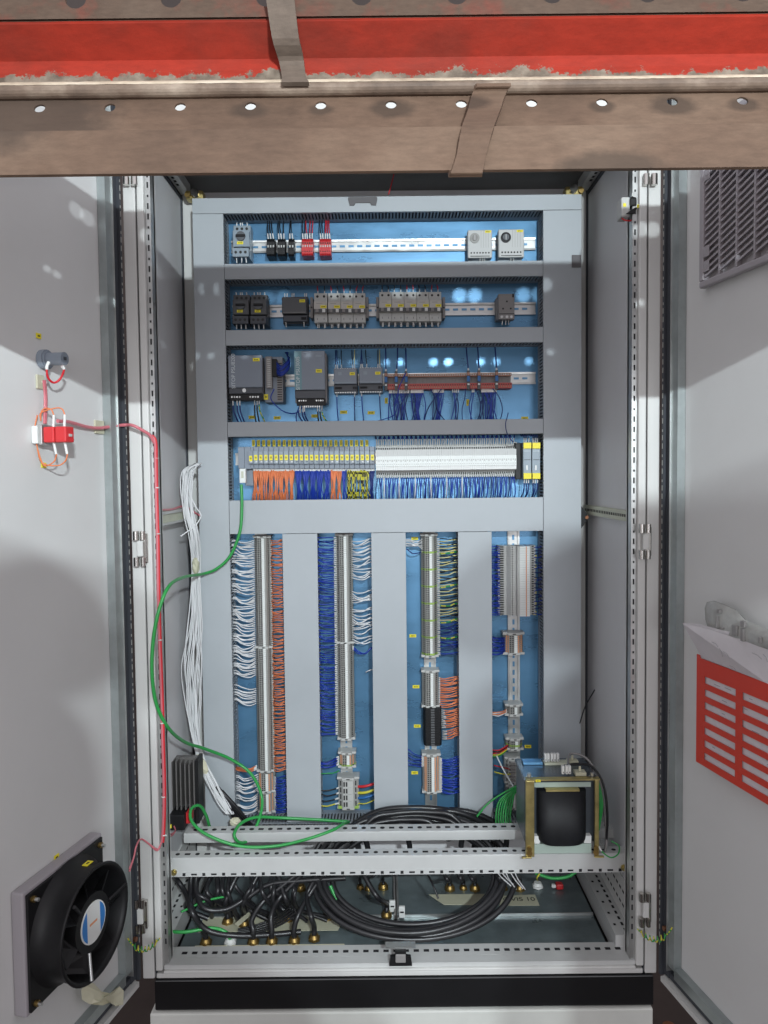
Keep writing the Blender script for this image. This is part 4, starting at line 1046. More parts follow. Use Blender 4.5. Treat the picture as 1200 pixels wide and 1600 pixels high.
# wire looms under modules
zl5 = Z(500, 779)
def loom(px0, px1, n_, mt, cn, r=0.0017, pinch=None, tuft=None, mats=None, spread=1.0, group=None, py0=735, py1=781, d=0.052, sl=0.004, thrower=None):
    out = []
    for i in range(n_):
        f = (i+0.5)/n_
        x0 = U(px0+(px1-px0)*f, py0, YM-d).x
        g = int(f*(tuft or 1)) if tuft else 0
        c = px0+(px1-px0)*((g+0.5)/(tuft or 1)); wdt = (px1-px0)/(tuft or 1)
        px_t = c+((px0+(px1-px0)*f)-c)*0.45+rnd.uniform(-1.0, 1.0)
        px_b = c+((px0+(px1-px0)*f)-c)*0.8*spread+rnd.uniform(-2.5, 2.5)
        pt = [U(px0+(px1-px0)*f, py0-2, YM-d), U(px0+(px1-px0)*f, py0+6, YM-d-.006), U(px_t+rnd.uniform(-1, 1), py0+(py1-py0)*0.55, YM-d-.008), U(px_b, py1-6, YM-d), U(px_b, py1+3, YM-d+.014)]
        pt = [p+Vector((0, rnd.uniform(-.004, .004), 0)) if k in (1, 2, 3) else p for k, p in enumerate(pt)]
        wire('wire', [tuple(p) for p in pt], r, mt, cn, group, sub=4, sleeve=(sl, 0, r*1.2) if sl else None, mats=(mats[i % 2:]+mats[:i % 2]) if mats else None, seg=1)
        out.append(x0)
loom(396, 460, 44, M['worange'], 'orange wire in the bunches under the grey modules', tuft=8, group='orange wires under the grey modules')
loom(461, 517, 40, M['wblue'], 'blue wire in the bunches under the grey modules', tuft=5, group='blue wires under the grey modules')
loom(517, 534, 12, M['worange'], 'orange wire in the single bunch between blue and striped wires', tuft=2, group='orange wires between blue and striped ones')
loom(534, 541, 6, M['wblue'], 'blue wire in the narrow bunch beside the striped wires', tuft=1, group='blue wires beside the striped ones')
loom(542, 577, 22, M['wyel'], 'yellow and black striped wire under the grey modules', tuft=5, mats=[M['wyel'], M['wblack']], group='yellow and black striped wires', spread=1.3)
loom(577, 585, 7, M['wdblue'], 'dark blue wire next to the white relay row', tuft=1, group='dark blue wires next to the white relays')
# white relay row
t, w_, h, d = dev('relay_row', 'long row of slim white relay modules with pale green upper band', 'relays', (587, 698, 807, 734), 0.070)
n = 64; p = w_/n; ms = []
for v in range(2):
    mb = MB(); a0, a1 = 0.0002, p-0.0002
    mb.box(a0, a1, -d*0.97, -0.001, h*0.62, h*0.88, M['thermo']); mb.box(a0, a1, -d, -0.001, h*0.17, h*0.615, M['marker']); mb.box(a0, a1, -d*0.96, -0.001, 0.0, h*0.165, M['white'])
    mb.box(a0, a1, -d*0.5, -0.001, h*0.88, h*1.12, M['tgrey2']); mb.box(a0, a1, -d*0.5, -0.001, -h*0.28, -0.0005, M['tgrey2'])
    mb.box(p*0.25, p*0.75, -d*1.004, -d, h*(0.36 if v else 0.40), h*0.46, M['tgrey2']); mb.box(p*0.3, p*0.7, -d*1.004, -d, h*0.24, h*0.28, M['tgrey2'])
    mb.box(p*0.2, p*0.8, -d*0.504, -d*0.5, h*0.92, h*1.0, M['hole']); mb.box(p*0.2, p*0.8, -d*0.504, -d*0.5, -h*0.22, -h*0.1, M['hole'])
    ms.append(mb.mesh('relay_unit'))
for i in range(n): obj_from_mesh('relay_unit', ms[i % 2], t, (-w_/2+i*p, 0, 0))
child(t, 'cover_groove', MB().box(-w_/2, w_/2, -d*0.975, -d*0.94, h*0.164, h*0.172, M['tgrey']))
child(t, 'end_plate', MB().box(w_/2+0.0005, w_/2+0.016, -d*0.7, -0.001, -h*0.45, h*1.15, M['black'], 0.001))
o = t.location
for i in range(62):
    x = o.x-w_/2+(i+0.5)*w_/62
    lean = 0.0025 if i % 2 else -0.0025
    wire('wire', [(x, o.y-d*0.50, o.z+h*1.05), (x+rnd.uniform(-.001, .001), o.y-d*0.62, o.z+h*1.28), (x+lean+rnd.uniform(-.001, .001), o.y-d*0.55, o.z+h*1.50), (x+lean*1.6, o.y-d*0.3, Z(600, 682)-0.002)], 0.0017, M['wblue'] if rnd.random() < .55 else M['wdblue'], 'blue wire entering the white relay row from above', 'blue wires above the white relay row', sub=3, sleeve=(0.012, 0, 0.0019), kind='rest')
    if i < 62:
        wh = (i % 7 in (3,)) and i < 40
        mt = M['wwhite'] if wh else (M['wblue'] if rnd.random() < .8 else M['wdblue'])
        x1 = x+rnd.uniform(-.0035, .0035)+lean*0.8
        wire('wire', [(x, o.y-d*0.5, o.z-h*0.2), (x, o.y-d*0.62, o.z-h*0.42), (x+(x1-x)*0.5+lean*0.5, o.y-d*0.6, o.z-h*0.75), (x1, o.y-d*0.5, zl5+0.006), (x1, o.y-d*0.2, zl5-0.006)], 0.0017, mt, ('white' if wh else 'blue')+' wire leaving the white relay row downwards', ('white' if wh else 'blue')+' wires below the white relay row', sub=3, sleeve=(0.010, 0, 0.0019))
wire('wire', [tuple(U(807, 692, YM-.07)), tuple(U(800, 689, YM-.10)), tuple(U(792, 676, YL-.02)), tuple(U(790, 662, YL-.03)), tuple(U(793, 650, YL-.025)), tuple(U(794, 645, YL-.02))], 0.0014, M['wdblue'], 'loose dark blue wire curling up over the duct lid', None, sleeve=(0.02, 0, 0.0018))
for px0, lb in ((818, 'first of two narrow grey modules with yellow ends beside the right duct'), (832, 'second narrow grey module with yellow ends, touching the right duct')):
    t, w_, h, d = dev('safety_relay', lb, 'relay', (px0, 691, px0+12.6, 749), 0.078, 'narrow safety relays with yellow ends')
    a = w_/2
    child(t, 'body', MB().box(-a, a, -d*0.95, 0, 0, h, M['devl'], 0.001))
    child(t, 'yellow_clamp', MB().box(-a*0.98, a*0.98, -d, -d*0.95, h*0.83, h*0.99, M['yel'], 0.0008)); child(t, 'yellow_clamp', MB().box(-a*0.98, a*0.98, -d, -d*0.95, h*0.01, h*0.17, M['yel'], 0.0008))
    child(t, 'front_label', MB().box(-a*0.8, a*0.8, -d*0.955, -d*0.95, h*0.52, h*0.54, M['devd']).box(-a*0.8, a*0.8, -d*0.955, -d*0.95, h*0.76, h*0.77, M['txt']).box(-a*0.3, a*0.1, -d*0.97, -d*0.95, h*0.25, h*0.38, M['white']))
    ferrules(t, [-a*0.6, -a*0.1, a*0.5], h*0.98, h*1.12, -d*0.8); ferrules(t, [-a*0.6, -a*0.1, a*0.5], -h*0.12, h*0.02, -d*0.8)
    o = t.location
    for f in (-.6, -.1, .5):
        riser(o.x+f*a, o.y-d*.8, o.z+h*1.1, Z(700, 680, YM-.05), M['wdblue'], 'dark blue wire above the narrow modules with yellow ends', 'wires above the narrow safety relays', dx=-0.008, sl=0)
        downw(o.x+f*a, o.y-d*.8, o.z-h*.1, zl5-.004, rnd.uniform(-.012, .002), M['wdblue'] if f else M['wblue'], 'dark blue wire below the narrow modules with yellow ends', 'wires below the narrow safety relays')
# yellow tags on the plate
for px, py, lb in ((394, 652, 'yellow tag on the plate under the lettered power supply'), (433, 653, 'yellow tag on the plate under the narrow dark module'), (492, 650, 'yellow tag on the plate under the teal-striped power supply'), (537, 644, 'yellow tag on the plate under the first relay module'), (580, 645, 'yellow tag on the plate under the second relay module'), (820, 653.5, 'yellow tag on the bare plate near the right duct in the third row')):
    plate_tag(px, py, lb)
plate_tag(603.5, 626, 'upright yellow tag at the start of the relay socket row', 4.5, 9, tall=True)
plate_tag(731, 629, 'upright yellow tag below the relay sockets among blue wires', 4.5, 10, tall=True)
# ------------------------------------------------------------------ vertical terminal columns
ROTV = Matrix.Rotation(math.radians(90), 3, 'Y')
TM = {}
def term_mesh(p, wa, d, style):
    """one terminal slice, local x along the strip, z across, -y towards the room"""
    key = (round(p, 5), round(wa, 4), style)
    if key in TM: return TM[key]
    mb = MB(); a = wa/2; x0, x1 = 0.0003, p-0.0003
    body = {'g': 'tgrey', 'o': 'tgrey', 'e': 'tgreen', 'k': 'black', 'w': 'white', 'l': 'tgrey2', 'c': 'tgrey2'}[style]
    B = M[body]
    if style == 'k':
        mb.prism([(-0.001, -a), (-d*0.9, -a), (-d*1.15, -a*0.8), (-d*1.15, a*0.8), (-d*0.9, a), (-0.001, a)], x0, x1, 'x', B)
        mb.box(x0+p*0.1, x1-p*0.1, -d*1.16, -d*1.15, -a*0.2, a*0.2, M['mcbd'])
    elif style == 'w':
        mb.prism([(-0.001, -a), (-d*0.7, -a), (-d*0.75, -a*0.55), (-d*1.0, -a*0.35), (-d*1.05, -a*0.1), (-d*1.25, -a*0.05), (-d*1.25, a*0.62), (-d*0.8, a*0.66), (-d*0.72, a), (-0.001, a)], x0, x1, 'x', M['tgrey2'])
        mb.box(x0, x1, -d*1.26, -d*1.2501, a*0.08, a*0.40, M['marker']); mb.box(x0, x1, -d*1.26, -d*1.2501, a*0.40, a*0.45, M['torange']); mb.box(x0, x1, -d*1.26, -d*1.2501, a*0.45, a*0.61, M['marker'])
        mb.box(x0+p*0.2, x1-p*0.2, -d*1.02, -d*0.95, -a*0.30, -a*0.15, M['hole']); mb.box(x0+p*0.2, x1-p*0.2, -d*0.76, -d*0.72, -a*0.9, -a*0.7, M['hole'])
        mb.box(x0+p*0.2, x1-p*0.2, -d*0.77, -d*0.72, a*0.75, a*0.9, M['hole'])
    else:
        mb.prism([(-0.001, -a), (-d*0.55, -a), (-d*0.72, -a*0.82), (-d*0.90, -a*0.60), (-d, -a*0.52), (-d, a*0.52), (-d*0.90, a*0.60), (-d*0.72, a*0.82), (-d*0.55, a), (-0.001, a)], x0, x1, 'x', B)
        mk = M['torange'] if style == 'o' else M['hole']
        mb.box(x0+p*0.14, x1-p*0.14, -d*1.01, -d, -a*0.46, -a*0.30, M['hole']); mb.box(x0+p*0.14, x1-p*0.14, -d*1.01, -d, -a*0.22, -a*0.06, M['hole'])
        mb.box(x0+p*0.14, x1-p*0.14, -d*0.84, -d*0.80, -a*0.80, -a*0.68, mk)
        mb.box(x0+p*0.14, x1-p*0.14, -d*0.84, -d*0.80, a*0.66, a*0.80, mk)
        if style == 'o': mb.box(x0+p*0.1, x1-p*0.1, -d*0.955, -d*0.90, -a*0.62, -a*0.5, M['torange']); mb.box(x0+p*0.1, x1-p*0.1, -d*1.01, -d, a*0.34, a*0.5, M['torange'])
        if style in 'geo': mb.box(x0, x1, -d*1.03, -d*1.0, a*0.0, a*0.30, M['marker' if style != 'e' else 'tgreen'])
        if style == 'c': mb.box(x0+p*0.2, x1-p*0.2, -d*1.12, -d, -a*0.35, a*0.35, M['devg'])
    TM[key] = mb.mesh('terminal'); return TM[key]
def strip(label, py0, py1, px0, px1, n, styles, d=0.047, group='vertical terminal strips', name='terminal_strip', ends=(True, True)):
    Y = YM-d; cx, cy = (px0+px1)/2, (py0+py1)/2
    x = U(cx, cy, Y).x; wa = U(px1, cy, Y).x-U(px0, cy, Y).x
    z1 = U(cx, py0, Y).z; z0 = U(cx, py1, Y).z
    t = thing(name, label, 'terminal strip', (x, YM-0.0015, z1), group, ROTV)
    p = (z1-z0)/n
    for i in range(n):
        st = styles(i) if callable(styles) else styles
        obj_from_mesh('terminal', term_mesh(p, wa, d, st), t, (i*p, 0, 0))
    for k, e in enumerate(ends):
        if not e: continue
        xx = -0.0075 if k == 0 else (z1-z0)+0.0005
        child(t, 'end_bracket', MB().box(xx, xx+0.007, -d*0.8, -0.001, -wa*0.55, wa*0.55, M['tgrey2'], 0.001).box(xx, xx+0.007, -d*1.0, -d*0.8, -wa*0.3, wa*0.3, M['tgrey2'], 0.001).box(xx+0.002, xx+0.005, -d*1.006, -d, -wa*0.08, wa*0.08, M['hole']))
    return t
def side_wire(pxa, pya, pxb, pyb, mt, label, group, sag=0.0, out=0.010, r=0.0016, ya=0.030, yb=0.052, sleeve=0.006, mats=None, seg=1, kind=None, jit=0.002):
    """pa: at terminal edge, pb: at duct slots"""
    A = U(pxa, pya, YM-ya); B_ = U(pxb, pyb, YM-yb)
    s = 1 if B_.x > A.x else -1
    Mi = (A+B_)/2
    o1, o2 = out*rnd.uniform(.5, 1.1), out*rnd.uniform(.4, 1.1)
    pts = [A, A.lerp(B_, .30)+Vector((0, -o1, -sag*rnd.uniform(.55, 1.0)+rnd.uniform(-jit, jit)*.6)), A.lerp(B_, .68)+Vector((0, -o2, -sag*rnd.uniform(.6, 1.1)+rnd.uniform(-jit, jit))), B_, B_+Vector((s*0.012, 0.006, 0))]
    wire('wire', [tuple(p) for p in pts], r, mt, label, group, sleeve=(sleeve, 0, r*1.3) if sleeve else None, sub=4, mats=mats, seg=seg, kind=kind)
def sx(pxt, pxb, py, y0=840, y1=1280): return pxt+(pxb-pxt)*(py-y0)/(y1-y0)
# --- column 1
strip('long grey terminal strip with white markers, upper part of the first column', 841, 1010, 397, 423, 57, 'g', ends=(True, True))
strip('long grey terminal strip with white markers, lower part of the first column', 1013.5, 1204, 399.5, 426.5, 64, 'g', ends=(False, True))
strip('short grey terminal strip with orange clamps low in the first column', 1209, 1236, 402, 428.5, 9, 'o', ends=(False, True))
strip('shortest strip with orange clamps at the foot of the first column', 1240.5, 1268, 403, 429, 9, 'o', ends=(False, True))
for i in range(74):
    py = 844+i*2.92
    g = (i//7); off = math.sin(i*0.9)*2.5+rnd.uniform(-4, 4)
    if 1056 < py: break
    side_wire(sx(397, 402, py), py, sx(368, 374, py), py+off-2, M['wwhite'], 'white wire from the first column to the left duct, in the long upper run', 'white wires left of the first terminal column', sag=rnd.uniform(0.000, 0.011), out=rnd.uniform(.004, .022), r=0.0017, sleeve=0)
for i in range(9):
    py = 1076+i*2.9
    side_wire(400, py, 371, py+rnd.uniform(-4, 1)-2, M['wwhite'], 'white wire in the small separate bunch left of the first column', 'small bunch of white wires left of the first column', sag=.002+i*.0006, sleeve=0)
for i in range(4):
    side_wire(401, 1196+i*2, 372, 1199+i*1.5, M['worange'], 'orange wire crossing to the left of the first column', 'orange wires left of the first column', sag=.003)
for i in range(16):
    py = 1212+i*3.5
    side_wire(403, py-(2 if i < 8 else 0), 373.5, py+rnd.uniform(-1, 7), M['wwhite'], 'white wire curving left beside the orange clamps', 'white wires beside the orange clamps', sag=rnd.uniform(.002, .010), out=.014, sleeve=.004)
for i in range(122):
    py = 844+i*2.96
    if py > 1205: break
    side_wire(sx(422, 428, py), py, sx(438.5, 446, py), py+rnd.uniform(-1.6, 1.6), M['worange'], 'orange wire from the first column to the duct on its right', 'orange wires right of the first terminal column', sag=rnd.uniform(-.003, .003), out=rnd.uniform(.004, .012), sleeve=.0045, yb=rnd.choice((.05, .06, .068)))
for i in range(22):
    py = 1214+i*2.6
    side_wire(429, py, 446, py+rnd.uniform(-2.5, 2.5), M['wblue'], 'blue wire low on the right of the first column', 'blue wires low on the right of the first column', sag=rnd.uniform(-.002, .004), sleeve=.005)
# --- column 2
strip('long grey terminal strip with white markers in the blue-wired second column', 838, 1003, 525, 551, 56, 'g', ends=(True, True))
strip('lower long grey terminal strip of the blue-wired second column', 1006, 1153.5, 527, 553, 50, 'g', ends=(False, True))
for i in range(104):
    py = 840+i*2.98
    if py > 1154: break
    side_wire(sx(525, 529, py), py, sx(499, 505, py), py+rnd.uniform(-2.5, 2.5), M['wblue'] if rnd.random() < .85 else M['wdblue'], 'blue wire from the second column to the duct on its left', 'blue wires left of the second terminal column', sag=rnd.uniform(-.002, .004), out=rnd.uniform(.004, .016), sleeve=.007)
for i in range(45):
    py = 846+i*3.55
    if 905 < py < 921 or 944 < py < 952: continue
    side_wire(sx(550, 552, py), py, sx(577, 579, py), py+rnd.uniform(-9, 3)-4*math.sin(i*.7), M['wwhite'], 'white wire from the second column to the duct on its right', 'white wires right of the second terminal column', sag=rnd.uniform(.0, .008), out=rnd.uniform(.006, .024), r=.0017, sleeve=0)
for i in range(3):
    side_wire(551, 1010+i*1.5, 580, 1012+i*.8, M['wblue'], 'blue wire sagging right of the second column', 'three sagging blue wires right of the second column', sag=.013, r=.0017, sleeve=.006)
wire('wire', [tuple(U(572, 1050, YM-.04)), tuple(U(577, 1047.5, YM-.05)), tuple(U(583, 1046, YM-.04))], .0016, M['wwhite'], 'short white wire end poking out of the duct right of the second column')
strip('small terminal strip with orange and white clamps over a green-yellow one in the second column', 1180, 1197.5, 529, 555, 7, lambda i: 'e' if i == 6 else 'o')
for i in range(9): side_wire(529, 1182+i*1.5, 504, 1190+i*1.3+rnd.uniform(-2, 2), M['wblue'] if i % 3 else M['wdblue'], 'blue wire left of the small orange clamp strip', 'blue wires left of the small orange clamp strip', sag=.001, sleeve=.005)
side_wire(530, 1204, 504, 1209, M['wgreen'], 'green earth wire left of the second column', None, sag=0, sleeve=0)
t = strip('large grey power terminals with thick coloured wires at the foot of the second column', 1220, 1262, 528, 560, 4, 'l', d=.052)
child(t, 'earth_bar', MB().box(0.078, 0.086, -.045, -.001, -.03, .03, M['tgreen'], .001))
for f, mt, cn, py in ((0, 'wred', 'thick red', 1228), (1, 'wyel', 'thick yellow', 1238), (2, 'bluep', 'thick blue', 1246), (3, 'wyel', 'thin yellow', 1254)):
    A = U(559, py+1, YM-.03); B_ = U(584, py-3-f*.3, YM-.045)
    wire({'wred': 'red_wire', 'wyel': 'yellow_wire', 'bluep': 'blue_wire'}[mt], [tuple(A), tuple((A+B_)/2+Vector((0, -.006, .0 if f < 3 else -.003))), tuple(B_+Vector((.01, .01, 0)))], .0040 if f < 3 else .0017, M[mt], cn+' wire leaving the large grey terminals to the right', 'thick wires right of the large grey terminals')
for i, (mt, cn) in enumerate((('wblack', 'black'), ('wblack', 'black'), ('wblack', 'black'), ('wyel', 'yellow'))):
    side_wire(529, 1231+i*8, 503, 1235+i*8-(2 if i == 1 else 0), M[mt], cn+' wire left of the large grey terminals', 'wires left of the large grey terminals', sag=0, r=.002, sleeve=.010)
# --- column 3
strip('grey terminal strip with green-yellow bands every few terminals in the third column', 838, 1024, 659, 684, 63, lambda i: 'e' if i % 9 == 8 else 'g')
for i in range(6): side_wire(660, 842+i*3.2, 640, 848+((i*7) % 11)-5, M['wwhite'], 'white wire looping left at the top of the third column', 'white wires at the top left of the third column', sag=.006-.002*i, out=.02, sleeve=.003)
side_wire(660, 862, 636, 858, M['wdblue'], 'dark blue wire looping left at the top of the third column', None, sag=.008, out=.02)
for i in range(62):
    py = 842+i*2.95
    k = i % 9
    if i in (8, 26, 35, 44, 52): mt, cn, ms_ = 'wgreen', 'green', [M['wgreen'], M['wyel']]
    elif i < 44: mt, cn, ms_ = ('wbuff', 'buff', None) if k % 2 else ('wblack', 'black', None)
    else: mt, cn, ms_ = 'wdblue' if i % 3 else 'wblue', 'dark blue', None
    side_wire(sx(683, 686, py), py, sx(709, 713, py), py+rnd.uniform(-4.5, 3)-1, M[mt], (cn+' wire' if not ms_ else 'green and yellow earth wire')+' right of the banded strip in the third column', 'wires right of the banded terminal strip', sag=rnd.uniform(-.002, .004), r=.0021 if ms_ else .0016, mats=ms_, seg=3, sleeve=.006)
strip('grey terminal strip with orange wires between the banded strip and the black terminals', 1052, 1103, 660, 686, 17, 'g')
for i in range(17): side_wire(686, 1059+i*2.8, 712, 1059+i*2.8+rnd.uniform(-3, 1), M['worange'], 'orange wire right of the middle grey strip in the third column', 'orange wires right of the middle grey strip', sag=rnd.uniform(.0, .005), sleeve=.003)
strip('row of black fuse terminals in the third column', 1106, 1164, 662, 690, 15, 'k', d=.05, ends=(False, False))
for i in range(15):
    py = 1109+i*3.1+(0 if i < 10 else 2)
    side_wire(690 if i < 10 else 692, py, 712, py-1-i*.3, M['worange'], 'orange wire with a white sleeve right of the black fuse terminals', 'sleeved orange wires beside the black fuse terminals', sag=0, sleeve=.017, yb=.06)
strip('grey and orange terminal strip with blue wires near the foot of the third column', 1183, 1237, 661, 688, 18, 'o')
for i in range(24): side_wire(687, 1184+i*2.2, 712, 1182+i*2.5+rnd.uniform(-2, 2), M['wblue'], 'blue wire right of the orange clamped strip in the third column', 'blue wires right of the orange clamped strip', sag=rnd.uniform(-.002, .004), sleeve=.008)
for i in range(7): side_wire(662, 1183+i*2.2, 638, 1172+i*4+rnd.uniform(-1, 1), M['wdblue'] if i % 2 else M['wblue'], 'blue wire left of the orange clamped strip in the third column', 'blue wires left of the orange clamped strip', sag=.0, sleeve=.008)
# --- column 4
strip('tall white terminal strip with an orange line in the fourth column', 853, 962, 779, 838, 30, 'w', d=.048, ends=(False, False))
for i in range(38):
    py = 855+i*2.85
    side_wire(783, py, 771, py+rnd.uniform(-2, 2), M['wblue'], 'blue wire left of the tall white terminal strip', 'blue wires left of the tall white strip', sag=0, sleeve=0.003, out=.002, r=.0018)
    if i % 2 == 0: side_wire(832, py, 845, py+rnd.uniform(-3, 3), M['wdblue'] if i % 3 else M['wblue'], 'blue wire right of the tall white terminal strip', 'blue wires right of the tall white strip', sag=0, sleeve=.005, out=.002)
strip('short grey terminal strip with orange clamps under the tall white strip', 993, 1020, 788, 819, 9, 'o')
for i in range(18): side_wire(789, 996+i*1.4, 770, 995+i*1.6+rnd.uniform(-1, 1), M['wblue'] if i % 3 else M['wdblue'], 'blue wire left of the short strip in the fourth column', 'blue wires left of the short strip in the fourth column', sag=0, sleeve=0)
strip('tiny grey terminal strip on the bare lower rail, upper of two', 1105, 1116, 791, 817, 4, 'g')
for i in range(4): side_wire(792, 1108+i*1.6, 771, 1113+i*1.5, M['worange'] if i % 2 == 0 else M['wwhite'], ('orange' if i % 2 == 0 else 'white')+' wire left of the upper tiny strip', 'wires left of the upper tiny strip', sag=0, sleeve=.005)
strip('tiny grey terminal strip on the bare lower rail beside a yellow tag', 1158, 1170, 792, 818, 4, lambda i: 'e' if i == 2 else 'g')
for i, (mt, cn) in enumerate((('wred', 'dark red'), ('wblack', 'black'), ('wred', 'dark red'), ('wyel', 'yellow'), ('wgreen', 'green'))):
    side_wire(795, 1163+i*1.6, 771, 1172+i*2.6, M[mt], cn+' wire sweeping left from the lower tiny strip', 'coloured wires at the lower tiny strip', sag=.002, sleeve=0, r=.002)
for px, py, lb in ((645, 991, 'yellow tag on the plate left of the banded strip'), (650, 1070.5, 'yellow tag on the plate left of the orange wires strip'), (652, 1132, 'yellow tag on the plate left of the black fuse terminals'), (648, 1205, 'yellow tag on the plate near the foot of the third column'), (648, 839, 'yellow tag on the plate at the top of the third column'), (825, 1164, 'yellow tag on the plate right of the lower tiny strip')):
    plate_tag(px, py+2.5, lb, 10.5, 5)
for i, py in enumerate((870, 885, 905, 925, 944, 958)):
    plate_tag(835.5, py, 'small yellow tag among the wires right of the tall white strip', 5, 6, Y=YM-.03)
# rest of the blue wires: one mass
for nm, mb in REST.items():
    blue = 'dark' not in nm
    o = mb.build('blue_wires' if blue else 'dark_blue_wires'); tag(o, ('blue' if blue else 'dark blue')+' wires packed above the white relay row', 'wires', kind='stuff')
# ------------------------------------------------------------------ punched rails across the bottom
YB_, YA_ = 0.110, 0.225
def punched_rail(label, pxa, pxb, pyt, pyf, pyb, Y, slotrow, pys=None):
    """top flange from photo row pyt (rear edge) to pyf (front edge), face down to pyb"""
    zt = U(600, pyf, Y).z; zb = U(600, pyb, Y).z; yr = G(600, pyt, zt).y
    x0 = U(pxa, (pyf+pyb)/2, Y).x; x1 = U(pxb, (pyf+pyb)/2, Y).x
    t = thing('punched_rail', label, 'rail', ((x0+x1)/2, Y, zb), 'punched rails across the bottom of the cabinet')
    h = zt-zb; dy = yr-Y; w_ = x1-x0
    child(t, 'rail_body', MB().box(-w_/2, w_/2, 0, dy, h-0.002, h, M['rail'], 0.0006).box(-w_/2, w_/2, 0, 0.002, 0, h-0.0022, M['rail'], 0.0006).box(-w_/2, w_/2, 0.0022, dy, 0, 0.002, M['rail']))
    mb = MB(); x = -w_/2+0.02; k = 0
    while x < w_/2-0.03:
        if k % 2: mb.box(x, x+0.014, dy*0.38, dy*0.62, h+0.0001, h+0.0004, M['slot'])
        else: mb.cyl((x+0.007, dy*0.5, h+0.0001), (x+0.007, dy*0.5, h+0.0005), dy*0.16, M['slot'], 10)
        x += 0.025; k += 1
    child(t, 'top_slots', mb)
    if slotrow:
        mb = MB(); x = -w_/2+0.04; k = 0
        while x < w_/2-0.03:
            if k % 2: mb.box(x, x+0.014, -0.0004, -0.0001, 0.004, 0.0085, M['slot'])
            else: mb.box(x+0.003, x+0.0105, -0.0004, -0.0001, 0.0025, 0.0100, M['slot'])
            x += 0.0248; k += 1
        child(t, 'face_slots', mb)
        child(t, 'face_crease', MB().box(-w_/2, w_/2, -0.0007, -0.0001, 0.0125, 0.0140, M['rail']))
        for sx_ in (-1, 1):
            xx = sx_*(w_/2-0.022)
            child(t, 'fixing_bolt', MB().cyl((xx, -0.0002, 0.013), (xx, -0.005, 0.013), 0.008, M['yzinc'], 8).cyl((xx, -0.005, 0.013), (xx, -0.010, 0.013), 0.005, M['yzinc'], 6))
    return t, x0, x1, zt, zb, yr
railB = punched_rail('front punched rail with a row of slots along its lower edge', 258, 988, 1326, 1337, 1367, YB_, True)
railA = punched_rail('rear punched rail ending behind the transformer', 287, 968, 1288, 1299, 1314, YA_, False)
# cable glands and black cables
ZG = ZB+0.016
def gland(px, py, label, mt='brass', s=1.0):
    p = G(px, py, ZG)
    t = thing('cable_gland', label, 'cable gland', (p.x, p.y, ZG), 'cable glands in the bottom plate')
    child(t, 'hex_nut', MB().cyl((0, 0, 0), (0, 0, 0.006*s), 0.016*s, M[mt], 6))
    child(t, 'dome_nut', MB().cyl((0, 0, 0.0062*s), (0, 0, 0.014*s), 0.0135*s, M[mt], 12, 0.010*s))
    return p
GL = [(396, 1474), (425, 1473), (460, 1472), (491, 1468), (356, 1442), (322, 1474), (604, 1432), (563, 1388), (576, 1390), (599, 1388), (452, 1437), (512, 1435), (540, 1437), (382, 1446),
      (703, 1390), (724, 1389), (742, 1390), (785, 1389), (812, 1390), (470, 1390), (500, 1386)]
gdesc = ['front brass gland, first from the left of the four in a row', 'front brass gland, second from the left of the four in a row', 'front brass gland, third from the left of the four in a row', 'front brass gland, rightmost of the four in a row',
         'brass gland at the left end of the cream label strip', 'brass gland in the dark front left corner of the bottom plate', 'large brass gland behind the lower left side of the cable coil', 'first of three small brass glands under the front rail', 'middle one of three small brass glands under the front rail', 'last of three small brass glands under the front rail',
         'brass gland behind the cream label strip, left of its centre', 'brass gland behind the cream label strip, by its right half', 'brass gland just past the right end of the cream label strip', 'brass gland behind the cream label strip near its left end',
         'brass gland above the blank cream label, leftmost', 'small brass gland above the blank cream label, middle', 'brass gland above the blank cream label, rightmost', 'brass gland partly hidden by the right side of the coil', 'brass gland above the written cream label', 'brass gland deep in the cable tangle', 'brass gland at the rear right of the cable tangle']
GP = []
for (px, py), lb in zip(GL, gdesc): GP.append(gland(px, py, lb, s=0.75 if (px, py) in ((563, 1388), (576, 1390), (724, 1389)) else 1.0))
for px, py, lb in ((840, 1386, 'white plastic gland with a yellow-green wire right of the glands'), (360, 1474, 'white plastic gland among the front brass ones')):
    GP.append(gland(px, py, lb, 'white'))
def cable(pts, label, r=0.0068, mt='cable', group='black cables rising from the bottom plate', **k):
    return wire('black_cable', pts, r, M[mt], label, group, cat='cable', n=10, sub=7, **k)
def pz(px, py, z):
    if py <= 1412: return tuple(U(px, py, .150+(1412-py)*.0006))
    return tuple(G(px, py, max(z-.035, ZB+.028)))
def py_(px, py, Y): return tuple(U(px, py, Y))
def gl(i, dz=0.012): p = GP[i]; return (p.x, p.y, p.z+dz)
def up(i): p = GP[i]; return (p.x, p.y, p.z+0.035)
cable([gl(3), up(3), pz(486, 1432, .20), pz(480, 1400, .245), pz(492, 1372, .27), py_(505, 1340, .17), py_(520, 1320, .22)], 'black cable from the rightmost front gland')
cable([gl(2), up(2), pz(466, 1430, .19), pz(482, 1400, .235), pz(500, 1374, .265), py_(520, 1345, .17), py_(545, 1320, .22)], 'black cable from the third front gland')
cable([gl(1), up(1), pz(424, 1430, .19), pz(436, 1404, .23), pz(462, 1376, .262), py_(490, 1345, .18), py_(510, 1318, .22)], 'black cable with white lettering from the second front gland')
cable([gl(0), up(0), pz(394, 1436, .18), pz(412, 1408, .23), pz(446, 1380, .258), py_(480, 1350, .19), py_(500, 1318, .22)], 'black cable from the leftmost of the four front glands')
cable([gl(4), up(4), pz(352, 1412, .2), pz(362, 1385, .24), py_(380, 1350, .2)], 'black cable from the gland at the left end of the label')
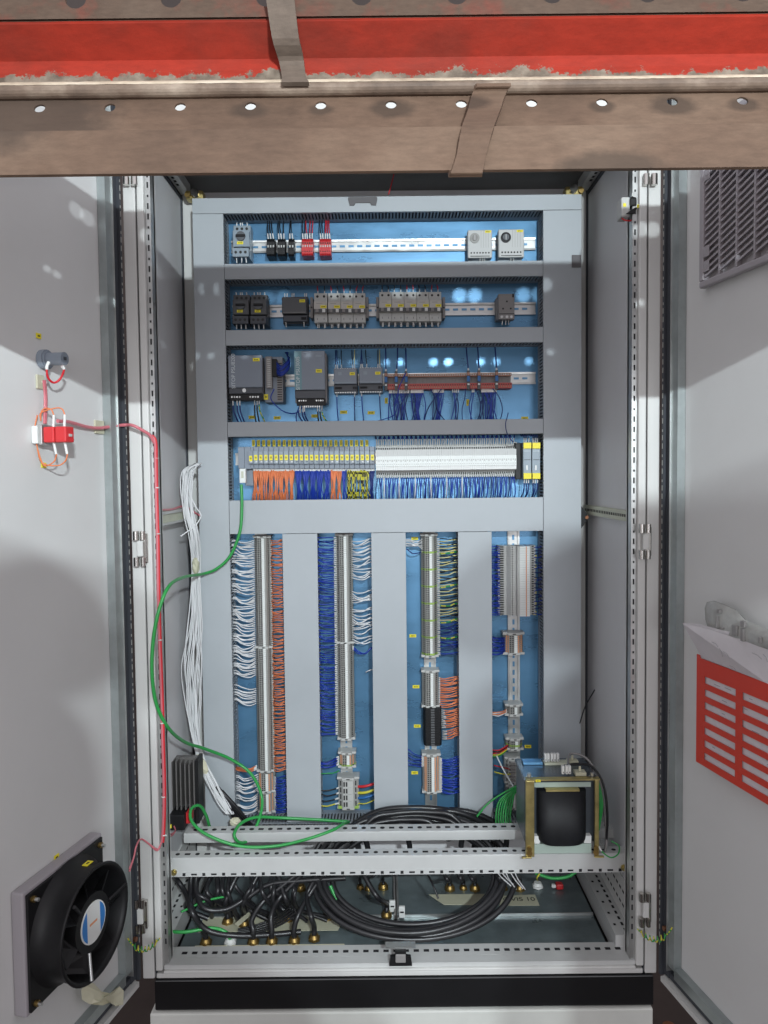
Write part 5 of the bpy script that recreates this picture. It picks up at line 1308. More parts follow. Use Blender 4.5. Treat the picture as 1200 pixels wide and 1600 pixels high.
cable([gl(13), up(13), pz(380, 1412, .2), pz(392, 1388, .24), py_(412, 1350, .2)], 'black cable behind the label strip near its left end')
cable([gl(10), up(10), pz(448, 1408, .2), pz(440, 1386, .25), py_(430, 1350, .2)], 'black cable behind the middle of the label strip')
cable([gl(11), up(11), pz(510, 1408, .2), pz(500, 1386, .25), py_(480, 1350, .2)], 'black cable behind the right half of the label strip')
cable([gl(6), up(6), pz(592, 1404, .2), pz(578, 1384, .25), py_(560, 1350, .2)], 'black cable from the large gland under the coil')
for i, dx in ((7, 14), (8, 16), (9, 22)):
    p = GL[i]; cable([gl(i), up(i), pz(p[0]+dx*0.5, p[1]-22, .2), py_(p[0]+dx, 1350, .3)], 'thin black cable from the three small glands', r=.0045, group='thin cables of the three small glands')
for i in (14, 15, 16, 17, 18):
    p = GL[i]; cable([gl(i), up(i), pz(p[0]-2, p[1]-14, .19), pz(p[0]-9, p[1]-24, .25), py_(p[0]-20, 1345, .33)], 'black cable rising from the brass gland %s' % {14: 'at the blank cream label, leftmost', 15: 'in the middle above the blank label', 16: 'rightmost above the blank label', 17: 'partly hidden by the coil', 18: 'above the written label'}[i], r=.0055, group='cables rising behind the cream labels')
cable([gl(5), pz(318, 1455, .16), pz(300, 1425, .22), pz(290, 1395, .26), pz(276, 1374, .29), py_(268, 1362, .13)], 'black cable in the left corner rising under the front rail')
cable([py_(300, 1345, .2), pz(298, 1390, .25), pz(300, 1420, .22), pz(322, 1452, .17), pz(370, 1462, .15), pz(430, 1460, .14), pz(470, 1456, .135)], 'long black cable sweeping along the left and over the label strip')
cable([py_(312, 1345, .2), pz(306, 1385, .25), pz(318, 1418, .21), pz(352, 1421, .20), pz(384, 1404, .23), pz(420, 1382, .26), pz(470, 1376, .27), pz(540, 1372, .27)], 'black cable crossing the tangle from left to right')
for k in range(16):
    a = 310+k*11+rnd.uniform(-8, 8)
    cable([py_(a, 1345, .3), pz(a-10+rnd.uniform(-15, 15), 1384+rnd.uniform(-4, 8), .22), pz(a+rnd.uniform(-15, 25), 1415+rnd.uniform(-8, 8), .17), pz(a+rnd.uniform(0, 45), 1436+rnd.uniform(-6, 4), .135)], 'black cable in the dense tangle behind the label strip', r=rnd.choice((.0048, .006, .0066)), group='tangled black cables in the left half of the bottom')
for k in range(5):
    cable([pz(452+k*3, 1418+k*3, .18), pz(432, 1432+k*4, .15), pz(405, 1444+k*3, .135), pz(372, 1452+k*2, .13)], 'thin black wire fanning over the cream label strip', r=.0022, group='thin black wires over the label strip')
wire('green_wire', [pz(256, 1455, .17), pz(290, 1456, .17), pz(330, 1450, .17), pz(352, 1456, .16), pz(360, 1468, .135)], .0042, M['wgreen'], 'green cable from the left ledge into the white front gland', None, sub=8, n=8)
wire('green_wire', [pz(283, 1425, .2), pz(320, 1408, .2), pz(350, 1401, .2)], .003, M['wgreen'], 'thin green wire inside the left cable tangle', None, sub=6)
wire('green_wire', [pz(516, 1384, .235), pz(528, 1410, .2), pz(542, 1432, .165)], .0045, M['wgreen'], 'green cable showing between black cables left of the coil', None, sub=6, n=8)
wire('green_wire', [pz(836, 1364, .25), pz(862, 1372, .24), pz(886, 1370, .24), pz(900, 1362, .25)], .0042, M['wgreen'], 'green cable arching below the front rail near the right wall', None, sub=6, n=8)
wire('yellow_wire', [gl(21, .02), pz(839, 1372, .17), pz(846, 1360, .2)], .002, M['wyel'], 'yellow-green wire leaving the white gland on the right')
t = thing('red_plug', 'small red plug lying right of the white gland', 'plug', tuple(G(874, 1388, ZG)))
child(t, 'plug_body', MB().box(-.010, .010, -.01, .01, 0, .016, M['red'], .004)); child(t, 'plug_tip', MB().box(-.022, -.0105, -.005, .005, .003, .012, M['white'], .002))
# label strips on the gland plate
def flat(name, label, cat, pxs, z, mt, th=0.0008):
    P = [G(px, py, z) for px, py in pxs]; c = sum(P, Vector())/len(P)
    t = thing(name, label, cat, tuple(c)); mb = MB()
    mb.prism([(p.x-c.x, p.y-c.y) for p in P], 0, th, 'z', mt); mb.build('label_sheet', t); return t
M['cream'] = mat('cream_label', (0.55, 0.54, 0.40), 0.6, var=0.1)
flat('label_strip', 'long cream label strip lying behind the four front glands', 'label', [(318, 1434), (520, 1431), (534, 1443), (528, 1454), (310, 1457)], ZG+.0003, M['cream'])
flat('label_strip', 'blank cream label with a cut corner in the middle of the bottom plate', 'label', [(670, 1398), (757, 1397), (748, 1414), (694, 1414)], ZG+.0003, M['cream'])
t = flat('label_strip', 'cream label with handwritten characters right of the coil', 'label', [(786, 1400), (836, 1398), (843, 1415), (780, 1415)], ZG+.0003, M['cream'])
cu = bpy.data.curves.new('t', 'FONT'); cu.body = 'QVIS 10'; cu.size = 0.026; cu.align_x = 'CENTER'; cu.align_y = 'CENTER'; cu.extrude = 0.0001
ob = bpy.data.objects.new('t', cu); COL.objects.link(ob); bpy.context.view_layer.update()
me = bpy.data.meshes.new_from_object(ob.evaluated_get(bpy.context.evaluated_depsgraph_get())); bpy.data.objects.remove(ob)
me.transform(Matrix.Translation((0.0, 0.004, 0.0010))); me.materials.clear(); me.materials.append(M['black']); obj_from_mesh('lettering', me, t)
tz = flat('mounting_strip', 'beige strip in front of the four front glands', 'strip', [(305, 1480), (538, 1477), (540, 1483), (300, 1488)], ZG-.002, M['tape'], .004)
flat('cable_tie_tag', 'cream cut tie tag poking out of the cables', 'tag', [(366, 1444), (390, 1424), (392, 1430), (372, 1448)], ZG+.03, M['cream'])
# divider bar, clamps and latch
p = G(622, 1440, ZG); q = G(619, 1372, ZG)
t = thing('divider_bar', 'narrow upright metal divider between the two halves of the bottom plate', 'divider', (p.x, p.y, ZG))
child(t, 'bar', MB().box(-.003, .003, -.03, q.y-p.y, 0, .028, M['zinc'], .001)); child(t, 'side_bar', MB().box(-.010, -.0035, 0.01, q.y-p.y, 0, .014, M['devg'], .001))
for k, (px, py) in enumerate(((613, 1415), (628, 1424))):
    c = G(px, py, ZG+.02); child(t, 'cable_clamp', MB().box(c.x-p.x-.008, c.x-p.x+.008, c.y-p.y-.004, c.y-p.y+.004, 0.004, .034, M['white'], .001).box(c.x-p.x-.005, c.x-p.x+.005, c.y-p.y-.0045, c.y-p.y-.004, .018, .022, M['slot']))
p = U(626, 1507, -.006)
t = thing('door_latch', 'black latch block in the middle of the front sill', 'latch', (p.x, -.006, p.z))
child(t, 'latch_base', MB().prism([(-.027, 0), (.027, 0), (.024, .020), (.013, .022), (.013, .034), (-.013, .034), (-.013, .022), (-.024, .020)], -.006, .006, 'y', M['black'])); child(t, 'latch_plate', MB().box(-.036, .036, .0065, .03, .0345, .037, M['zinc'])); child(t, 'latch_bolt', MB().box(-.012, .012, -.010, -.0062, .010, .030, M['devg'], .002))
# ------------------------------------------------------------------ the cable coil
cx_ = 641
top = U(cx_, 1276, .31); bot = G(cx_, 1462, ZG+.03)
cen = (top+bot)/2; vax = (top-bot)/2; rx = (U(790, 1365, .17)-U(490, 1365, .17)).length/2*0.98
root = thing('cable_coil', 'large coil of thick black cable lying over the bottom of the cabinet', 'cable coil', tuple(bot))
nrm = vax.normalized().cross(Vector((1, 0, 0))).normalized()
if nrm.z < 0: nrm = -nrm
offs = [(0.0, 0.0), (0.004, .015), (-.013, .009), (-.028, .0), (0.014, .002), (-.018, -.010)]
for k, (dr, dn) in enumerate(offs):
    pts = []; ph = rnd.uniform(0, 6.28); ex = rnd.uniform(-.010, .010); ez = rnd.uniform(-.006, .006)
    for j in range(28):
        a = 2*math.pi*j/28
        R_ = 1+0.02*math.sin(2*a+ph)+0.012*math.sin(3*a+ph*2)
        P = cen+Vector((1, 0, 0))*((rx+dr)*R_*math.cos(a)+ex)+vax.normalized()*((vax.length+dr)*R_*math.sin(a)+ez)+nrm*(dn+.003*math.sin(3*a+ph))
        if P.z < ZG+.010: P.z = ZG+.010
        # pass under the front rail
        if abs(P.y-YB_) < .05: P.z = min(P.z, railB[4]-.012)
        if YA_-.02 < P.y < railA[5]+.02: P.z = min(P.z, railA[4]-.011)
        pts.append(P)
    mb = MB(); mb.tube(smooth([local(root, P) for P in pts], 3, True), .0074, M['cable'], 10)
    mb.build('cable_loop', root, fix=False)
for k in range(5):
    a = U(776+k*7, 1362, .13); b = pz(795+k*6+rnd.uniform(-4, 4), 1390+rnd.uniform(-12, 2), .21)
    wire('white_wire', [tuple(a), tuple((a+Vector(b))/2+Vector((-.004, 0, .002))), b], .0016, M['wwhite'], 'white wire end sticking out below the front rail', 'white wire ends below the front rail')
wire('black_wire', [py_(666, 1362, .16), pz(676, 1382, .2), pz(685, 1404, .15)], .0025, M['wblack'], 'loose thin black wire end hanging in the middle of the bottom')
for px0, px1, py1, b in ((540, 560, 1272, 1), (760, 700, 1268, 1)):
    pass
# black cables rising above the rear rail, part of the coil's tails
for k, pp in enumerate((((548, 1294), (590, 1268), (640, 1262), (700, 1266), (745, 1280), (775, 1296)), ((560, 1296), (600, 1278), (650, 1272), (710, 1268), (760, 1288), (770, 1298)), ((640, 1292), (690, 1268), (730, 1268), (768, 1282), (790, 1300)), ((556, 1290), (620, 1280), (670, 1282), (720, 1290)), ((575, 1298), (630, 1290), (690, 1283), (740, 1297)), ((548, 1297), (575, 1284), (620, 1270), (660, 1268), (700, 1280)))):
    n_ = len(pp)
    pts = [tuple(U(x, y, .345-.0*k+rnd.uniform(-.004, .004)-(.012*(k % 2)))) for x, y in pp]
    a = Vector(pts[0])+Vector((0, 0, -.06)); b = Vector(pts[-1])+Vector((.0, 0, -.06))
    cable([tuple(a)]+pts+[tuple(b)], 'thick black cable arching above the rear punched rail', r=.0078, group='black cables arching above the rear punched rail')
# ------------------------------------------------------------------ transformer
Yt = .100; zt0 = railB[3]+.0005
c0 = U(878, 1322, Yt); ww = U(936, 1270, Yt).x-U(821, 1270, Yt).x; hh = U(878, 1216, Yt).z-zt0; dd = .135
t = thing('transformer', 'black wound transformer in a yellowish steel frame standing on the punched rails', 'transformer', (U(878, 1270, Yt).x, Yt, zt0))
a = ww/2
child(t, 'core', MB().box(-a*0.98, a*0.98, .016, dd, .028, hh-.012, M['lam'], .001))
child(t, 'top_yoke', MB().box(-a*1.0, a*1.0, .004, dd+.01, hh-.0118, hh-.004, M['topst'], .001))
child(t, 'front_top_angle', MB().box(-a*0.98, a*1.02, -.006, .012, hh-.0038, hh-.001, M['yzinc']).box(-a*0.80, a*0.80, 0.004, .015, hh-.024, hh-.0119, M['pgreen']))
for s_ in (-1, 1):
    child(t, 'frame_post', MB().box(s_*a*0.98-(.009 if s_ > 0 else -.0)-(.0 if s_ > 0 else .001), s_*a*0.98+(.001 if s_ > 0 else .009)*1.0+(0 if s_ > 0 else .011), -.006, .004, .0, hh-.004, M['yzinc'], .001).box(s_*a*0.98-.012, s_*a*0.98+.012, -.014, -.006, .0, .003, M['yzinc'], .001))
    child(t, 'bolt', MB().cyl((s_*a*0.90, -.0062, .022), (s_*a*0.90, -.012, .022), .006, M['brass'], 8).cyl((s_*a*0.90, -.0062, .011), (s_*a*0.90, -.010, .011), .007, M['brass'], 8))
    child(t, 'top_screw', MB().cyl((s_*a*0.86, .014, hh-.0036), (s_*a*0.86, .014, hh+.008), .005, M['zinc'], 8).cyl((s_*a*0.86, .014, hh-.0035), (s_*a*0.86, .014, hh-.001), .009, M['zinc'], 10))
child(t, 'bottom_bar', MB().box(-a*0.80, a*0.80, -.002, .015, .006, .030, M['pgreen'], .001))
# wound coil: rounded bottom corners, bulging forward
mb = MB(); prof = []
zc0, zc1 = .034, hh-.030; rw = a*0.66
for i in range(9):
    th = math.pi/2*i/8; prof.append((rw*(0.78+0.22*math.sin(th)), zc0+.016*(1-math.cos(th))))
prof.append((rw, zc1))
nn = 24; vs = []; fs = []
for r_, z_ in prof:
    for j in range(nn+1):
        g = math.pi+math.pi*j/nn
        vs.append((r_*math.copysign(abs(math.cos(g))**0.55, math.cos(g)), .015-.036*abs(math.sin(g))**0.6, z_))
for i in range(len(prof)-1):
    for j in range(nn): fs.append((i*(nn+1)+j, i*(nn+1)+j+1, (i+1)*(nn+1)+j+1, (i+1)*(nn+1)+j))
fs.append(tuple(range((len(prof)-1)*(nn+1), len(prof)*(nn+1)))); fs.append(tuple(range(nn+1))[::-1])
mb.add(vs, fs, M['coil'], True); child(t, 'winding', mb)
child(t, 'insulation', MB().box(-a*0.80, -a*0.60, -.0015, .0155, .031, .050, M['marker'], .001)); child(t, 'insulation', MB().box(a*0.60, a*0.80, -.0015, .0155, .031, .050, M['marker'], .001)); child(t, 'brass_strap', MB().box(-a*.45, a*.45, -.010, .015, hh-.0295, hh-.0245, M['yzinc']))
for k, (x, y) in enumerate(((-.30, .105), (-.22, .105), (-.12, .105), (-.04, .105), (.05, .105), (-.02, .022), (.08, .022), (.16, .022))):
    child(t, 'terminal_clamp', MB().box(a*x-.0035+a*.1, a*x+.0035+a*.1, y-.006, y+.006, hh+.003, hh+.024, M['white'], .002).box(a*x-.001+a*.1, a*x+.001+a*.1, y-.0062, y-.006, hh+.006, hh+.010, M['slot']))
child(t, 'rear_strip', MB().box(-a*0.25, a*0.72, .092, .118, hh-.0036, hh+.002, M['strip'], .001)); child(t, 'rear_plate', MB().box(-a*0.85, -a*0.3, .095, .125, hh-.0036, hh+.003, M['plate'], .001))
for y in (.105, .030):
    child(t, 'tie_mount', MB().box(a*.42, a*.72, y-.012, y+.012, hh-.003 if y < .05 else hh+.0025, hh+.006, M['cream'], .001).box(a*.54, a*.60, y-.002, y+.002, hh+.006, hh+.018, M['cream'], .001))
ytag(t, -a*0.66, hh*0.985, -.0065, .012, .006)
for k in range(2):
    child(t, 'lead', MB().tube(smooth([(a*(.15+.1*k), .03, hh+.02), (a*.5, .035+.07*k, hh+.022), (a*.95, .04+.06*k, hh+.012), (a*1.22, .03+.04*k, hh-.03), (a*1.30, .02+.03*k, hh*.5), (a*1.28, .02, .03), (a*1.22, .015, -.0)], 5), .0030, M['wblack' if not k else 'devg'], 8))
for k in range(3):
    child(t, 'green_lead', MB().tube(smooth([(a*(1.06+.03*k), .05, hh*.9), (a*(1.12+.04*k), .03, hh*.6), (a*1.10, .03, hh*.25)], 5), .002, M['wgreen'], 6))
pr = t.matrix_world.translation
wire('green_wire', [py_(935, 1322, .098), py_(942, 1332, .085), py_(955, 1340, .08), py_(966, 1334, .085), py_(967, 1322, .10), py_(955, 1314, .11)], .0018, M['wgreen'], 'thin green wire looping down from the foot of the transformer', sleeve=(.012, 0, .0024))
# green earth cables left of the transformer, tied with a clear strap
for k in range(7):
    wire('green_wire', [py_(776+k*4.0, 1296, .30+.004*(k%3)), py_(775+k*3.7, 1275, .32+.005*(k%2)), py_(780+k*3.5, 1252, .34+.004*(k%3)), py_(796+k*1.6, 1238, .35), py_(812+k, 1228+k*2, .34)], .0025, M['wgreen'], 'green earth cable bending down beside the transformer', 'bundle of green earth cables beside the transformer', sub=6)
wire('green_wire', [py_(745, 1276, .33), py_(762, 1256, .35), py_(785, 1240, .355), py_(812, 1226, .34)], .0028, M['wgreen'], 'green cable branching off to the coil from the earth bundle', sub=6)
wire('cable_tie', [py_(776, 1181, .375), py_(788, 1205, .37), py_(804, 1232, .355)], .0022, M['txt'], 'clear cable tie slanting to the green earth bundle', cat='cable tie')
wire('yellow_wire', [py_(772, 1206, .40), py_(790, 1210, .41), py_(806, 1208, .43)], .0017, M['wyel'], 'yellow wire behind the clear tie left of the transformer')
wire('red_wire', [py_(772, 1196, .40), py_(786, 1199, .41), py_(800, 1203, .43)], .0017, M['wred'], 'red wire behind the clear tie left of the transformer')
strip('dim grey terminal strip half hidden behind the transformer', 1188, 1222, 790, 812, 6, 'c', d=.05)
strip('lowest terminal group of the fourth column, in the shade of the transformer', 1232, 1262, 792, 812, 5, 'g', d=.05)
# ------------------------------------------------------------------ heater and fan unit on the left wall
p0 = U(262, 1276, .26); p1 = U(304, 1190, .26)
t = thing('fin_heater', 'ribbed dark heater with a black fan box and yellow tag on the left wall', 'heater', (p0.x, .26, p0.z))
W_ = p1.x-p0.x; H_ = p1.z-p0.z
mb = MB(); mb.box(0, W_, .03, .05, .02, H_, M['fin'], .001)
for i in range(7): mb.box(W_*(.02+i*.155), W_*(.02+i*.155)+.0035, -.004 - .002*(i % 2), .03, .02, H_-.003+.004*math.sin(i), M['fin'])
child(t, 'fins', mb); child(t, 'back_plate', MB().box(W_*1.0, W_*1.12, .0, .055, -.02, H_*1.02, M['black']))
child(t, 'side_bracket', MB().box(-.012, -.0005, .0, .04, 0, H_*.72, M['black']))
child(t, 'fan_box', MB().box(-.010, W_*.72, -.035, .028, -.022, .019, M['black'], .002)); child(t, 'red_side', MB().box(W_*.73, W_*.86, -.02, .02, -.010, .019, M['red']))
ytag(t, W_*.15, -.010, -.0352, .018, .010)
for k in range(2): wire('red_wire', [py_(258, 1306, .10), py_(268, 1303+k*3, .16), py_(274, 1298, .2), py_(272, 1291, .22)], .0018, M['wpink'], 'red wire looping under the heater fan box', 'red wires under the heater fan box')
# ------------------------------------------------------------------ loose harnesses
wire('green_cable', [py_(377, 757, .37), py_(378, 790, .366), py_(375, 830, .362), py_(360, 868, .362), py_(338, 889, .36), py_(316, 897, .35), py_(287, 902, .17), py_(264, 916, .01), py_(248, 955, -.025), py_(239, 1005, -.03), py_(238, 1060, -.03), py_(246, 1105, -.02), py_(265, 1140, .02), py_(290, 1160, .16), py_(320, 1170, .26), py_(360, 1186, .32), py_(392, 1209, .325), py_(409, 1245, .32), py_(405, 1280, .28), py_(388, 1312, .235), py_(374, 1316, .205), py_(366, 1304, .20), py_(376, 1287, .24), py_(400, 1277, .28), py_(440, 1278, .31), py_(500, 1281, .32), py_(545, 1284, .33)], .0042, M['wgreen'], 'long green cable looping out from the grey head module to the bottom rails', None, cat='cable', n=10, sub=7)
wire('green_cable', [py_(545, 1284, .33), py_(535, 1288, .26), py_(520, 1297, .215), py_(480, 1311, .19), py_(430, 1322, .16), py_(375, 1322, .15), py_(325, 1305, .15), py_(300, 1284, .17), py_(299, 1264, .20), py_(312, 1259, .23), py_(322, 1274, .26), py_(328, 1294, .29)], .0040, M['wgreen'], 'green cable sagging over the rear rail into a loop by the heater', None, cat='cable', n=10, sub=7)
# white bundle
cl = [(310, 724), (295, 735), (291, 760), (294, 800), (303, 838), (306, 880), (306, 930), (304, 985), (299, 1040), (301, 1090), (304, 1140), (314, 1185), (330, 1222), (348, 1254), (360, 1272)]
wd = [4, 7, 7, 6, 6, 6, 6, 9, 12, 10, 6, 4, 6, 6, 5]
for k in range(24):
    ph = rnd.uniform(0, 6.28); off = (k % 8-3.5)/3.5; dep = (k//8)*.006
    pts = []
    for j, (x, y) in enumerate(cl):
        o_ = off*wd[j]+math.sin(j*1.3+ph)*wd[j]*.35
        pts.append(py_(x+o_, y, .352-dep-(.02 if j > 11 else 0)-(.03 if 2 < j < 5 else 0)))
    wire('white_wire', pts, .0017, M['wwhite'], 'white wire of the thick bundle running down beside the left duct', 'bundle of white wires beside the left duct', sub=4, n=5)
wire('white_wire', [py_(296, 772, .33), py_(306, 792, .32), py_(314, 806, .32), py_(304, 822, .31), py_(282, 838, .29)], .0019, M['wwhite'], 'single white wire bending out of the bundle with its end free')
def blob(name, label, cat, c, sx_, sy_, sz_, mt, tilt=0):
    mb = MB(); vs = []; n1, n2 = 8, 12
    for i in range(n1+1):
        for j in range(n2):
            th = math.pi*i/n1; ph = 2*math.pi*j/n2; r = 1+rnd.uniform(-.16, .16)
            vs.append(Vector((sx_*math.sin(th)*math.cos(ph)*r, sy_*math.sin(th)*math.sin(ph)*r, sz_*math.cos(th)*r)))
    fs = [(i*n2+j, i*n2+(j+1) % n2, (i+1)*n2+(j+1) % n2, (i+1)*n2+j) for i in range(n1) for j in range(n2)]
    R_ = Matrix.Rotation(tilt, 3, 'Y')
    mb.add([R_ @ v for v in vs], fs, mt); o = mb.build(name); o.location = c; return tag(o, label, cat)
blob('tape_wrap', 'masking tape wrapped round the white bundle above the heater', 'tape', py_(316, 1194, .325), .011, .009, .028, M['tape'], math.radians(-25))
blob('tape_wrap', 'masking tape knot on the cable ends at the foot of the left duct', 'tape', py_(367, 1284, .30), .016, .012, .011, M['tape'])
blob('tape_wrap', 'yellowed tape round the white bundle just above the green cable', 'tape', py_(306, 884, .335), .010, .010, .022, M['cream'])
for k, (a_, b_) in enumerate((((352, 1256), (368, 1278)), ((338, 1228), (384, 1284)), ((346, 1236), (392, 1288)), ((342, 1240), (376, 1284)))):
    cable([py_(a_[0], a_[1], .33), py_((a_[0]+b_[0])/2+1, (a_[1]+b_[1])/2, .33), py_(b_[0], b_[1], .345), py_(b_[0]+14, b_[1]+8, .37)], 'black cable sheath at the lower end of the white bundle', r=.0052 if k else .008, group='black sheaths at the end of the white bundle')
# pink and red harness along the left frame
for k, (mt, dx, lb) in enumerate((('wpink', 0, 'pink sleeved harness'), ('wred', 2.2, 'dark red wire'))):
    wire('pink_harness' if k == 0 else 'red_wire', [py_(236+dx, 680, -.012), py_(242+dx, 690, -.010), py_(243+dx, 720, -.006), py_(244+dx, 780, -.004), py_(246+dx, 850, -.004), py_(247+dx, 920, -.004), py_(249+dx, 1000, -.004), py_(252+dx, 1080, -.004), py_(254+dx, 1160, -.004), py_(256+dx, 1230, -.004), py_(255+dx, 1290, -.004), py_(253+dx, 1316, -.004)], .0034-.001*k, M[mt], lb+' running down the perforated edge of the left frame', None, cat='harness' if k == 0 else 'wire', n=8, sub=5)
for k in range(2):
    wire('pink_wire', [py_(253, 1314, -.004), py_(246, 1327+k*2, -.012), py_(232, 1318, -.02), py_(220, 1311, -.03)]+[tuple(DP(-1, 213, 1322, .03)), tuple(DP(-1, 209, 1340, .03)), tuple(DP(-1, 202, 1358+k*4, .03))], .0020, M['wpink'], 'pink wire crossing from the frame to the fan on the left door', 'pink wires crossing to the fan', sleeve=None)
for py in (716, 762, 834, 1000, 1130, 1245, 1305):
    q = U(245 + (py-716)*.02, py, -.004)
    blob('cable_tie', 'white cable tie round the pink harness on the left frame', 'cable tie', tuple(q), .0052, .0052, .0016, M['white'])['group'] = 'white ties on the pink harness'
# harness along the left depth strut
wire('pink_harness', [py_(250, 822, .05), tuple(Vector((XL0+.026, .10, 1.178))), tuple(Vector((XL0+.026, .25, 1.178))), tuple(Vector((XL0+.03, .36, 1.181))), py_(312, 806, .38)], .003, M['wpink'], 'pink harness lying on the strut across the left side wall', None, cat='harness')
# limit switch at the top of the right frame
p = U(984, 320, .02)
t = thing('limit_switch', 'grey limit switch with a black actuator high on the right frame', 'switch', (p.x, .03, p.z-.03))
child(t, 'switch_body', MB().box(-.022, -.002, -.02, .02, 0, .045, M['tgrey2'], .004)); child(t, 'actuator', MB().box(-.004, .012, -.026, .0, .022, .042, M['black'], .004).cyl((.004, -.03, .046), (.004, -.01, .046), .006, M['zinc'], 10)); child(t, 'arm', MB().prism([(-.014, .004), (.004, .016), (.012, .018), (.004, .004)], -.03, -.024, 'y', M['black']))
child(t, 'switch_tag', MB().box(-.0185, -.012, -.0208, -.0202, .022, .030, M['yel'])); child(t, 'wire_loop', MB().tube(smooth([(-.018, -.01, .0), (-.012, -.014, -.006), (0, -.014, -.007), (.008, -.01, .0)], 5), .0018, M['wred'], 6))
wire('red_wire', [py_(988, 302, .02), py_(988, 285, .02), py_(989, 262, .02)], .0016, M['wred'], 'red wire running up from the limit switch')
plate_tag(997, 322, 'small yellow tag beside the limit switch on the right frame', 3, 5, Y=-.005)
wire('black_wire', [py_(906, 1130, .37), py_(914, 1105, .34), py_(929, 1078, .30)], .0018, M['wblack'], 'loose black wire end sticking out beside the right duct')
wire('red_wire', [py_(607, 304, .42), py_(611, 290, .42), py_(616, 270, .42)], .0016, M['wred'], 'short red wire hanging under the cabinet roof')
for px, py, lb, Y in ((910, 808, 'black triangular bracket where the cream strut meets the rear post', .43),):
    p = U(px, py, Y); t = thing('strut_bracket', lb, 'bracket', (p.x, Y, p.z-.02)); child(t, 'bracket_plate', MB().prism([(-.006, -.012), (.012, .014), (.012, .028), (-.006, .052)], -.012, 0, 'y', M['black'])); child(t, 'bracket_bolt', MB().cyl((.008, -.013, .02), (.008, -.02, .02), .005, M['copper'], 8))
p = U(1046, 1575, .02); mb = MB(); mb.cyl((0, 0, 0), (0, 0, .05), .016, M['copper'], 14); o = mb.build('copper_stub'); o.location = (p.x+.015, .06, -.148); tag(o, 'dull copper coloured pipe stub on the floor right of the base block', 'pipe stub')
# ------------------------------------------------------------------ things on the doors
def drot(side):
    p0, u, n, W = DOOR[side]
    # local axes: x = right-handed tangent, y = into the door (opposite the inner normal), z up
    y = -n; z = Vector((0, 0, 1)); x = y.cross(z)
    return Matrix((x, y, z)).transposed()
def dthing(name, label, cat, side, px, py, n=-0.0195, group=None):
    P = DP(side, px, py, n); t = thing(name, label, cat, tuple(P), group, drot(side)); bpy.context.view_layer.update(); return t
def lc(t, side, px, py, n):      # local coordinates of a photo point on the plane at n above the door zero plane
    return local(t, DP(side, px, py, n))
DF = -0.0195
def dtag(side, px, py, label, w_=.014, h_=.010):
    t = dthing('label_tag', label, 'label', side, px, py); child(t, 'tag_face', MB().box(-w_/2, w_/2, -.0014, -.0002, 0, h_, M['yel']).box(-w_*.25, w_*.25, -.0016, -.0014, h_*.35, h_*.65, M['yelt'])); return t
dtag(-1, 60, 529, 'yellow tag on the left door above the round grey button body')
dtag(-1, 68, 731, 'yellow tag on the left door under the red contact block')
dtag(-1, 88, 1343, 'yellow tag on the left door above the black fan')
# push-button body
t = dthing('button_body', 'round grey push-button body sticking out of the left door', 'push button', -1, 66, 562)
child(t, 'base_ring', MB().cyl((0, 0, 0), (0, -.012, 0), .019, M['dev'], 18).cyl((0, -.012, 0), (0, -.016, 0), .016, M['dev'], 18))
child(t, 'barrel', MB().cyl((0, -.016, 0), (0, -.050, 0), .0125, M['dev'], 16).box(-.004, .004, -.0512, -.050, -.003, .003, M['devd']))
A = DP(-1, 76, 566, .012); B_ = DP(-1, 97, 572, .030)
wire('red_wire', [tuple(A), tuple(DP(-1, 73, 575, .012)), tuple(DP(-1, 75, 590, .010)), tuple(DP(-1, 84, 598, .012)), tuple(DP(-1, 94, 592, .02)), tuple(DP(-1, 100, 578, .03)), tuple(B_)], .0022, M['wred'], 'red wire loop hanging from the grey push-button body', None, sleeve=(.014, .006, .0032), sub=6)
def mount(side, pxa, pya, pxb, pyb, label):
    t = dthing('tie_mount', label, 'cable mount', side, (pxa+pxb)/2, pyb)
    w_ = abs((DP(side, pxa, pya, DF)-DP(side, pxb, pya, DF)).length); h_ = DP(side, pxa, pya, DF).z-DP(side, pxa, pyb, DF).z
    child(t, 'pad', MB().box(-w_/2, w_/2, -.004, 0, 0, h_, M['cream'], .001)); child(t, 'tie', MB().box(w_*.1, w_*.5, -.012, -.004, h_*.45, h_*.6, M['white'], .001))
mount(-1, 56, 586, 67, 608, 'cream adhesive cable mount under the push-button body')
mount(-1, 147, 657, 161, 678, 'cream adhesive cable mount holding the pink harness mid door')
for k in range(2):
    wire('pink_wire', [tuple(DP(-1, 68+k*2, 594, -.004)), tuple(DP(-1, 70+k*2, 615, -.008)), tuple(DP(-1, 70+k*2, 640, -.008)), tuple(DP(-1, 69+k*2, 662, -.006))], .0024, M['wpink'], 'pink sleeved wire running down from the button to the red contact block', 'pink sleeved wires between button and contact block')
wire('pink_harness', [tuple(DP(-1, 90, 658, 0)), tuple(DP(-1, 110, 660, -.004)), tuple(DP(-1, 135, 667, -.010)), tuple(DP(-1, 155, 669, -.010)), tuple(DP(-1, 178, 666, -.004)), tuple(DP(-1, 196, 664, .006)), py_(208, 665, -.035), py_(222, 672, -.028), py_(234, 680, -.018), py_(241, 692, -.010)], .0038, M['wpink'], 'pink sleeved harness bridging from the left door to the frame', None, cat='harness', n=8, sub=6)
